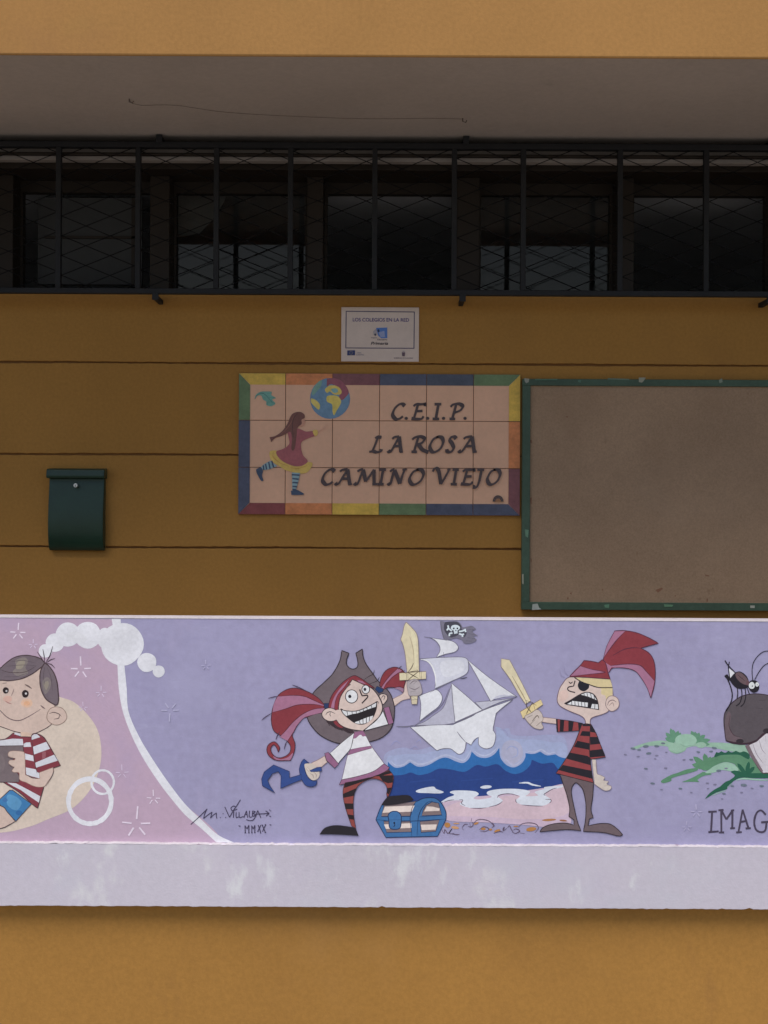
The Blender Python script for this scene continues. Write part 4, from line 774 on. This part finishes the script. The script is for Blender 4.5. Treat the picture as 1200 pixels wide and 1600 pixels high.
for a in ('345 885,365 950', '315 895,330 965', '285 915,295 970', '262 930,268 976'): q.line(NB, sp(a), 2.2, False)
q.fill(LBL, sp('545 1000!,625 1005!,610 1080,585 1175!,548 1175!')); q.fill(NB, sp('535 1180!,590 1170,660 1205!,655 1220,540 1222!'))
for a in ('543 1022,622 1026', '548 1060,612 1066', '550 1098,604 1102', '550 1136,594 1140', '550 1166,586 1168'): q.line(NB, sp(a), 2.4, False)
q.build('painted_running_girl', sign, 'small girl in a maroon dress running after the globe')
GL_ = {'C': ['1 .86!,.82 .98,.55 .94,.22 .65,.1 .28,.32 .03,.62 .05,.86 .2'],
 'E': ['.46 .96,.32 .5,.16 .04', '.14 .84,.32 .96,.62 .96,.98 .99!,.95 .84', '.34 .52,.78 .54', '0 .06,.16 .03,.68 .03,.86 .2'],
 'I': ['.22 .97,.98 .97', '.66 .96,.36 .04', '0 .03,.74 .03'],
 'P': ['.5 .94,.2 .04', '.08 .8,.28 .95,.7 .99,.98 .84,.84 .6,.52 .47,.4 .48', '0 .03,.42 .03'],
 'L': ['.48 .88,.66 .98,.96 .94', '.7 .97,.48 .5,.24 .06', '0 .03,.28 .06,.6 .01,.9 .06,.95 .2'],
 'A': ['0 .12,.08 .03,.22 .1,.5 .56,.76 1', '.28 .84,.44 .96,.76 1', '.76 1,.82 .5,.88 .04', '.78 .02,1.02 .05', '.36 .38,.8 .4'],
 'R': ['.42 .94,.15 .04', '.04 .8,.26 .96,.58 .99,.8 .85,.64 .6,.34 .5', '.44 .5,.66 .18,1.04 .0', '0 .03,.34 .03'],
 'O': ['.64 .98,.3 .82,.06 .4,.16 .08,.42 .02,.78 .24,.97 .64,.88 .92,.64 .98,.5 .94'],
 'S': ['.96 .86,.76 .98,.46 .94,.36 .76,.58 .52,.7 .26,.46 .03,.1 .05,.04 .2'],
 'M': ['0 .12,.06 .03,.16 .1,.3 .6,.4 .98', '.14 .84,.26 .96,.4 .98', '.4 .98,.52 .2', '.52 .2,.9 .98', '.9 .98,.9 .06', '.82 .02,1.04 .04'],
 'N': ['0 .12,.06 .03,.14 .1,.26 .6,.36 .96', '.1 .84,.22 .95,.36 .96', '.36 .96,.68 .06', '.68 .06,.82 .6,.96 .96', '.82 .95,1.08 1'],
 'V': ['0 .84,.1 1.02,.26 1.04,.38 .8,.5 .03', '.5 .03,.76 .5,1 .97', '.88 .96,1.08 1'],
 'J': ['.42 .97,1.04 .97', '.8 .96,.58 .2,.34 -.16,.04 -.12']}
TX = (56, 48, 54)
q = Paint(DS, KS, base=.0026, step=.00012, rough=.5, bump=.1)
def glyph(ch, a, b, yt, yb):
    for st in GL_[ch]:
        P = curve([(490 + (a + x * (b - a)) / 3.636, 610 + (yb + (yt - yb) * y) / 3.636, c) for x, y, c in parse(st)], False, 7)
        q.ribbon(TX, P, 6.6, nib=(.77, -.64, 3.2))
    q.build('painted_letter', sign)
for ch, a, b in (('C', 442, 518), ('E', 556, 636), ('I', 676, 726), ('P', 772, 848)): glyph(ch, a, b, 76, 165)
for x in (526, 648, 738, 860): q.add(ell(490 + x / 3.636, 610 + 159 / 3.636, 2.6, 2.4), TX); q.build('painted_stop', sign)
for ch, a, b in (('L', 316, 388), ('A', 424, 506), ('R', 556, 648), ('O', 656, 738), ('S', 754, 812), ('A', 824, 924)): glyph(ch, a, b, 262, 352)
for ch, a, b in (('C', 44, 120), ('A', 124, 216), ('M', 232, 356), ('I', 362, 412), ('N', 424, 522), ('O', 540, 626), ('V', 676, 770), ('I', 778, 826), ('E', 836, 914), ('J', 902, 966), ('O', 982, 1060)): glyph(ch, a, b, 448, 536)
def so(x, y): return (490 + x / 3.636, 610 + y / 3.636)
q.add([so(1016 + 31 - 31 * math.cos(t * math.pi / 12), 632 - 36 * math.sin(t * math.pi / 12)) for t in range(13)], TX); q.add([so(1047 - 16 * math.cos(t * math.pi / 12), 632 - 18 * math.sin(t * math.pi / 12)) for t in range(13)], (110, 80, 64))
for t in (1, 2, 3, 4, 5): q.ribbon((90, 74, 70), [so(1047 - 16 * math.cos(t * .52), 632 - 18 * math.sin(t * .52)), so(1047 - 29 * math.cos(t * .52), 632 - 33 * math.sin(t * .52))], .5)
q.build('painted_maker_mark', sign)

# ------------------------------------------------------------------ small white plaque
KP = 3.4
DQ = DW - .008
plaque = thing('white_plaque', 'small white plaque with a blue logo above the tile sign', 'sign', (XX(592, DW), DW, ZX(564, DW)))
M['plaque'] = surf('white_plastic', alb(129, 116, 107, KP), .45, .05, 12, .02, 80)
px0, px1, py0, py1 = XX(531.7, DQ), XX(653.2, DQ), ZX(565, DQ), ZX(480, DQ)
box('plate', px0, px1, DQ, DW, py0, py1, M['plaque'], plaque, bevel=.0015)
q = Paint(DQ, KP, base=.0006, step=.0001, bump=0, var=.03)
def pq(x, y): return SQ(500 + x / 6.667, 460 + y / 6.667)
INKP = (44, 40, 58)
for P in (((262, 178), (972, 182)), ((972, 178), (970, 562)), ((974, 560), (258, 560)), ((260, 564), (262, 176))): q.ribbon(INKP, [pq(*t) for t in P], 1.2)
q.build('printed_frame', plaque)
q.add([pq(*t) for t in ((575, 350), (690, 345), (692, 455), (630, 458), (595, 430))], (54, 76, 116)); q.add([pq(*t) for t in ((600, 395), (660, 380), (670, 445), (620, 445))], (92, 98, 120)); q.add([pq(*t) for t in ((545, 385), (575, 360), (590, 400), (570, 435), (548, 420))], (104, 98, 100)); q.add(ell(*pq(600, 380), 1.6, 2.4), (30, 34, 50)); q.add(ell(*pq(566, 420), 1.6, 1.8), (50, 48, 54))
q.build('printed_logo', plaque)
q.add([pq(*t) for t in ((276, 586), (356, 584), (356, 636), (276, 638))], (36, 40, 66)); 
for k in range(9): t = k * .698; q.add(ell(*pq(316 + 16 * math.cos(t), 611 + 16 * math.sin(t)), .35, .35, n=6), (130, 120, 80))
q.build('printed_flag', plaque)
q.add([pq(*t) for t in ((844, 604), (878, 604), (876, 640), (862, 645), (846, 640))], (62, 50, 56)); q.add(ell(*pq(861, 596), 1.8, 1.4), (110, 98, 98))
q.build('printed_emblem', plaque)
def text(name, body, x, y, hpx, rgb, parent, D, k, wpx=None, shear=0.0, bold=0.012):
    cu = bpy.data.curves.new(name, 'FONT'); cu.body = body; cu.align_x = 'CENTER'; cu.align_y = 'CENTER'; cu.size = 1.0; cu.shear = shear; cu.offset = bold
    t = bpy.data.objects.new(name + '_source', cu); S.collection.objects.link(t)
    me = bpy.data.meshes.new_from_object(t.evaluated_get(bpy.context.evaluated_depsgraph_get()))
    bpy.data.objects.remove(t); bpy.data.curves.remove(cu)
    xs = [v.co.x for v in me.vertices]; zs = [v.co.y for v in me.vertices]
    w0 = (max(xs) - min(xs)) or 1; h0 = (max(zs) - min(zs)) or 1
    sy = hpx / F * D / h0; sx = (wpx / F * D / w0) if wpx else sy
    mx, mz = (max(xs) + min(xs)) / 2, (max(zs) + min(zs)) / 2
    off = root_of(parent).location
    C = Vector((XX(x, D), D - .0012, ZX(y, D)))
    for v in me.vertices: v.co = C + Vector(((v.co.x - mx) * sx, 0, (v.co.y - mz) * sy)) - off
    me.materials.clear(); me.materials.append(paint_mat(rgb, k, bump=0, var=.02)); me.name = name
    return link(bpy.data.objects.new(name, me), parent)
text('printed_text', 'LOS COLEGIOS EN LA RED', 593.6, 499.8, 5.6, (48, 40, 74), plaque, DQ, KP, 88)
text('printed_text', 'Primaria', 591.5, 536.5, 4.6, (30, 28, 34), plaque, DQ, KP, 27, .25, .02)
text('printed_text', 'Programa', 583, 528, 2.2, (46, 44, 54), plaque, DQ, KP, 8.5)
text('printed_text', 'Educativo', 596, 530.6, 2.4, (46, 44, 54), plaque, DQ, KP, 15)
text('printed_text', 'UNION', 559.5, 551.5, 2.0, (92, 86, 94), plaque, DQ, KP, 7)
text('printed_text', 'EUROPEA', 561.5, 554.6, 2.0, (92, 86, 94), plaque, DQ, KP, 12)
text('printed_text', 'GOBIERNO DE CANARIAS', 629, 559.4, 1.9, (70, 62, 68), plaque, DQ, KP, 30)

# ------------------------------------------------------------------ letter box
DM = DW - .055
M['green_box'] = surf('dark_green_enamel', (.014, .041, .024), .33, .12, 10, .05, 80, spec=.38)
M['steel'] = surf('lock_steel', (.55, .55, .53), .35, .1, 20, metallic=.9)
mbx = thing('letter_box', 'dark green metal letter box with curved front and round lock', 'letter box', (XX(118, DM), DW, ZX(861, DM)))
mx0, mx1 = XX(74.0, DM), XX(160.6, DM); mz0, mz1 = ZX(863, DM), ZX(749, DM)
prof = []
for i in range(25):
    t = i / 24; d = .028 + .026 * math.sin(math.pi * min(1, t * 1.02) ** .62) ** 1.0 - .006 * (1 - t)
    prof.append((d, mz0 + (mz1 - mz0) * t))
v = []; f = []
for d, z in prof: v += [(mx0, DW - d, z), (mx1, DW - d, z), (mx1, DW, z), (mx0, DW, z)]
for i in range(24):
    b = 4 * i
    for k in range(4): f.append((b + k, b + (k + 1) % 4, b + 4 + (k + 1) % 4, b + 4 + k))
f += [(3, 2, 1, 0), (96, 97, 98, 99)]
ob = mesh_obj('body', v, f, M['green_box'], mbx, bevel=.004)
lx0, lx1 = XX(72.0, DM), XX(162.8, DM)
lz = ZX(749.5, DM); lt = ZX(735, DM)
v = []; f = []
for x in (lx0, lx1): v += [(x, DW, lz - .002), (x, DW - .057, lz), (x, DW - .060, lz + .010), (x, DW - .054, lt - .004), (x, DW - .046, lt), (x, DW, lt + .004)]
f = [(0, 1, 2, 3, 4, 5), (11, 10, 9, 8, 7, 6)] + [(k, k + 6, (k + 1) % 6 + 6, (k + 1) % 6) for k in range(6)]
mesh_obj('lid', v, f, M['green_box'], mbx, bevel=.003)
lk = Vector((XX(117.7, DM), DW - .0515, ZX(761, DM)))
o = MB().tube([lk + Vector((0, .02, 0)), lk + Vector((0, -.004, 0))], .0088, 20).build('lock', M['steel'], mbx, bevel=.001)
MB().box(lk.x - .001, lk.x + .001, lk.y - .0048, lk.y - .0038, lk.z - .0055, lk.z + .003).build('keyhole', M['iron'], o)
M['mark'] = surf('worn_mark', (.05, .07, .065), .6)
MB().box(XX(107, DM), XX(127.5, DM), DW - prof[2][0] - .0052, DW - prof[2][0] + .002, ZX(841.4, DM), ZX(839.8, DM)).build('maker_strip', M['mark'], mbx)

# ------------------------------------------------------------------ notice board
DN = DW - .035
board = thing('notice_board', 'large empty notice board with brown panel in chipped green frame', 'notice board', (XX(1150, DN), DW, ZX(955, DN)))
M['board'] = surf('brown_fibre_panel', (.395, .262, .165), .92, .12, 1.8, .12, 150, bump=.5, bscale=300, spec=.15,
                  stains=[((.33, .21, .13), 2.6, .5, .75, .5, .8), ((.43, .30, .20), 1.3, .5, .75, .4, 1), ((.22, .13, .075), 13, .64, .76, .55, .7), ((.17, .10, .06), 40, .68, .76, .5, 1)])
M['green_frame'] = surf('green_frame_paint', (.068, .112, .074), .5, .15, 6, .1, 60, stains=[((.09, .15, .12), 14, .62, .72, .6, 1)])
bx0, bx1, bz0, bz1 = XX(815.5, DN), XX(1492, DN), ZX(951.5, DN), ZX(590.5, DN); bwid = 12.0 / F * DN
box('panel', bx0 + bwid * .6, bx1 - bwid * .6, DN + .012, DN + .020, bz0 + bwid * .6, bz1 - bwid * .6, M['board'], board)
box('backing', bx0 + .004, bx1 - .004, DN + .021, DW, bz0 + .004, bz1 - .004, M['green_frame'], board)
box('frame_rail', bx0, bx1, DN, DN + .030, bz1 - bwid * .88, bz1, M['green_frame'], board, bevel=.002)
box('frame_rail', bx0, bx1, DN, DN + .030, bz0, bz0 + bwid, M['green_frame'], board, bevel=.002)
box('frame_stile', bx0 + .0005, bx0 + bwid * 1.05, DN - .001, DN + .029, bz0 + bwid, bz1 - bwid * .88, M['green_frame'], board, bevel=.002)
box('frame_stile', bx1 - bwid, bx1 - .0005, DN - .001, DN + .029, bz0 + bwid, bz1 - bwid * .88, M['green_frame'], board, bevel=.002)
q = Paint(DN, (2.1, 1.95, 1.65), base=.0016, step=.0001)
for rgb, P in (((112, 118, 116), '819 591,827 592,826 597,822 599,820 596'), ((62, 88, 80), '836 592,871 592,871 594,836 594'), ((78, 96, 90), '949 591,983 592,983 594,950 593'), ((112, 116, 110), '998 590,1009 590,1006 595,1003 598,998 597'), ((96, 108, 104), '1123 594,1128 591,1129 597,1124 599'), ((66, 90, 84), '903 594,908 594,907 598,903 597'),
               ((130, 138, 140), '832 944,840 943,842 949,846 952,831 953'), ((74, 108, 92), '944 945,952 944,951 950,945 949'), ((74, 104, 86), '1037 944,1052 945,1050 948,1038 948'), ((128, 132, 130), '1172 946,1179 946,1179 950,1172 950'), ((120, 124, 118), '815.5 897,818 897,818 913,816 912'), ((80, 108, 96), '820 827,826 828,825 840,821 838')):
    q.poly(rgb, P); q.build('paint_chip', board)

q = Paint(DN + .012, (3.2, 2.7, 2.2), base=.0006, step=.0001)
for P in ('1024 922,1034 918,1036 920,1028 926', '886 934,888 933,888.5 936,886.5 937', '890 927,893 925,893 929', '1054 930,1056 930,1055 933', '1104 936,1106 935,1106 940,1104 940', '1102 898,1108 899,1108 900.5,1102 900', '828.5 688,831 687,831 693,829 692', '828.6 778,831 777,830.6 788,829 786', '829 872,831 874,830 880', '1062 603,1066 602,1066 604', '884 650,888 651,886 653', '940 921,942 920,942 923'):
    q.poly((82, 62, 52), P); q.build('scuff', board)

# ------------------------------------------------------------------ thin cable on the porch ceiling
def SO(x, y):
    v = (800.0 - y) / F; u = (x - 600.0) / F; vz = v * c_ + u * s_
    D = (CEIL - EYE) / vz
    return Vector(((u * c_ - v * s_) * D, D, CEIL))
M['old_wire'] = surf('old_wire', (.14, .11, .09), .8)
cable = thing('ceiling_cable', 'thin slack cable pinned between two hooks under the porch ceiling', 'cable', SO(460, 172))
pts = [(203, 156), (208, 160), (222, 163), (245, 162.5), (275, 163), (300, 166.5), (340, 172.5), (380, 176), (430, 179), (500, 182), (560, 184), (620, 184), (680, 183.5), (722, 184.5)]
cp = curve([(a, b, False) for a, b in pts], False, 4)
MB().tube([SO(a, b) - Vector((0, 0, .004)) for a, b in cp], .0007, 5).build('wire', M['old_wire'], cable)
for a, b in ((202, 154.5), (723, 185)):
    h = SO(a, b); MB().tube([h + Vector((0, 0, .02)), h - Vector((0, 0, .012)), h + Vector((.012, 0, -.016)), h + Vector((.016, 0, -.008))], .0022, 6).build('hook', M['old_wire'], cable)
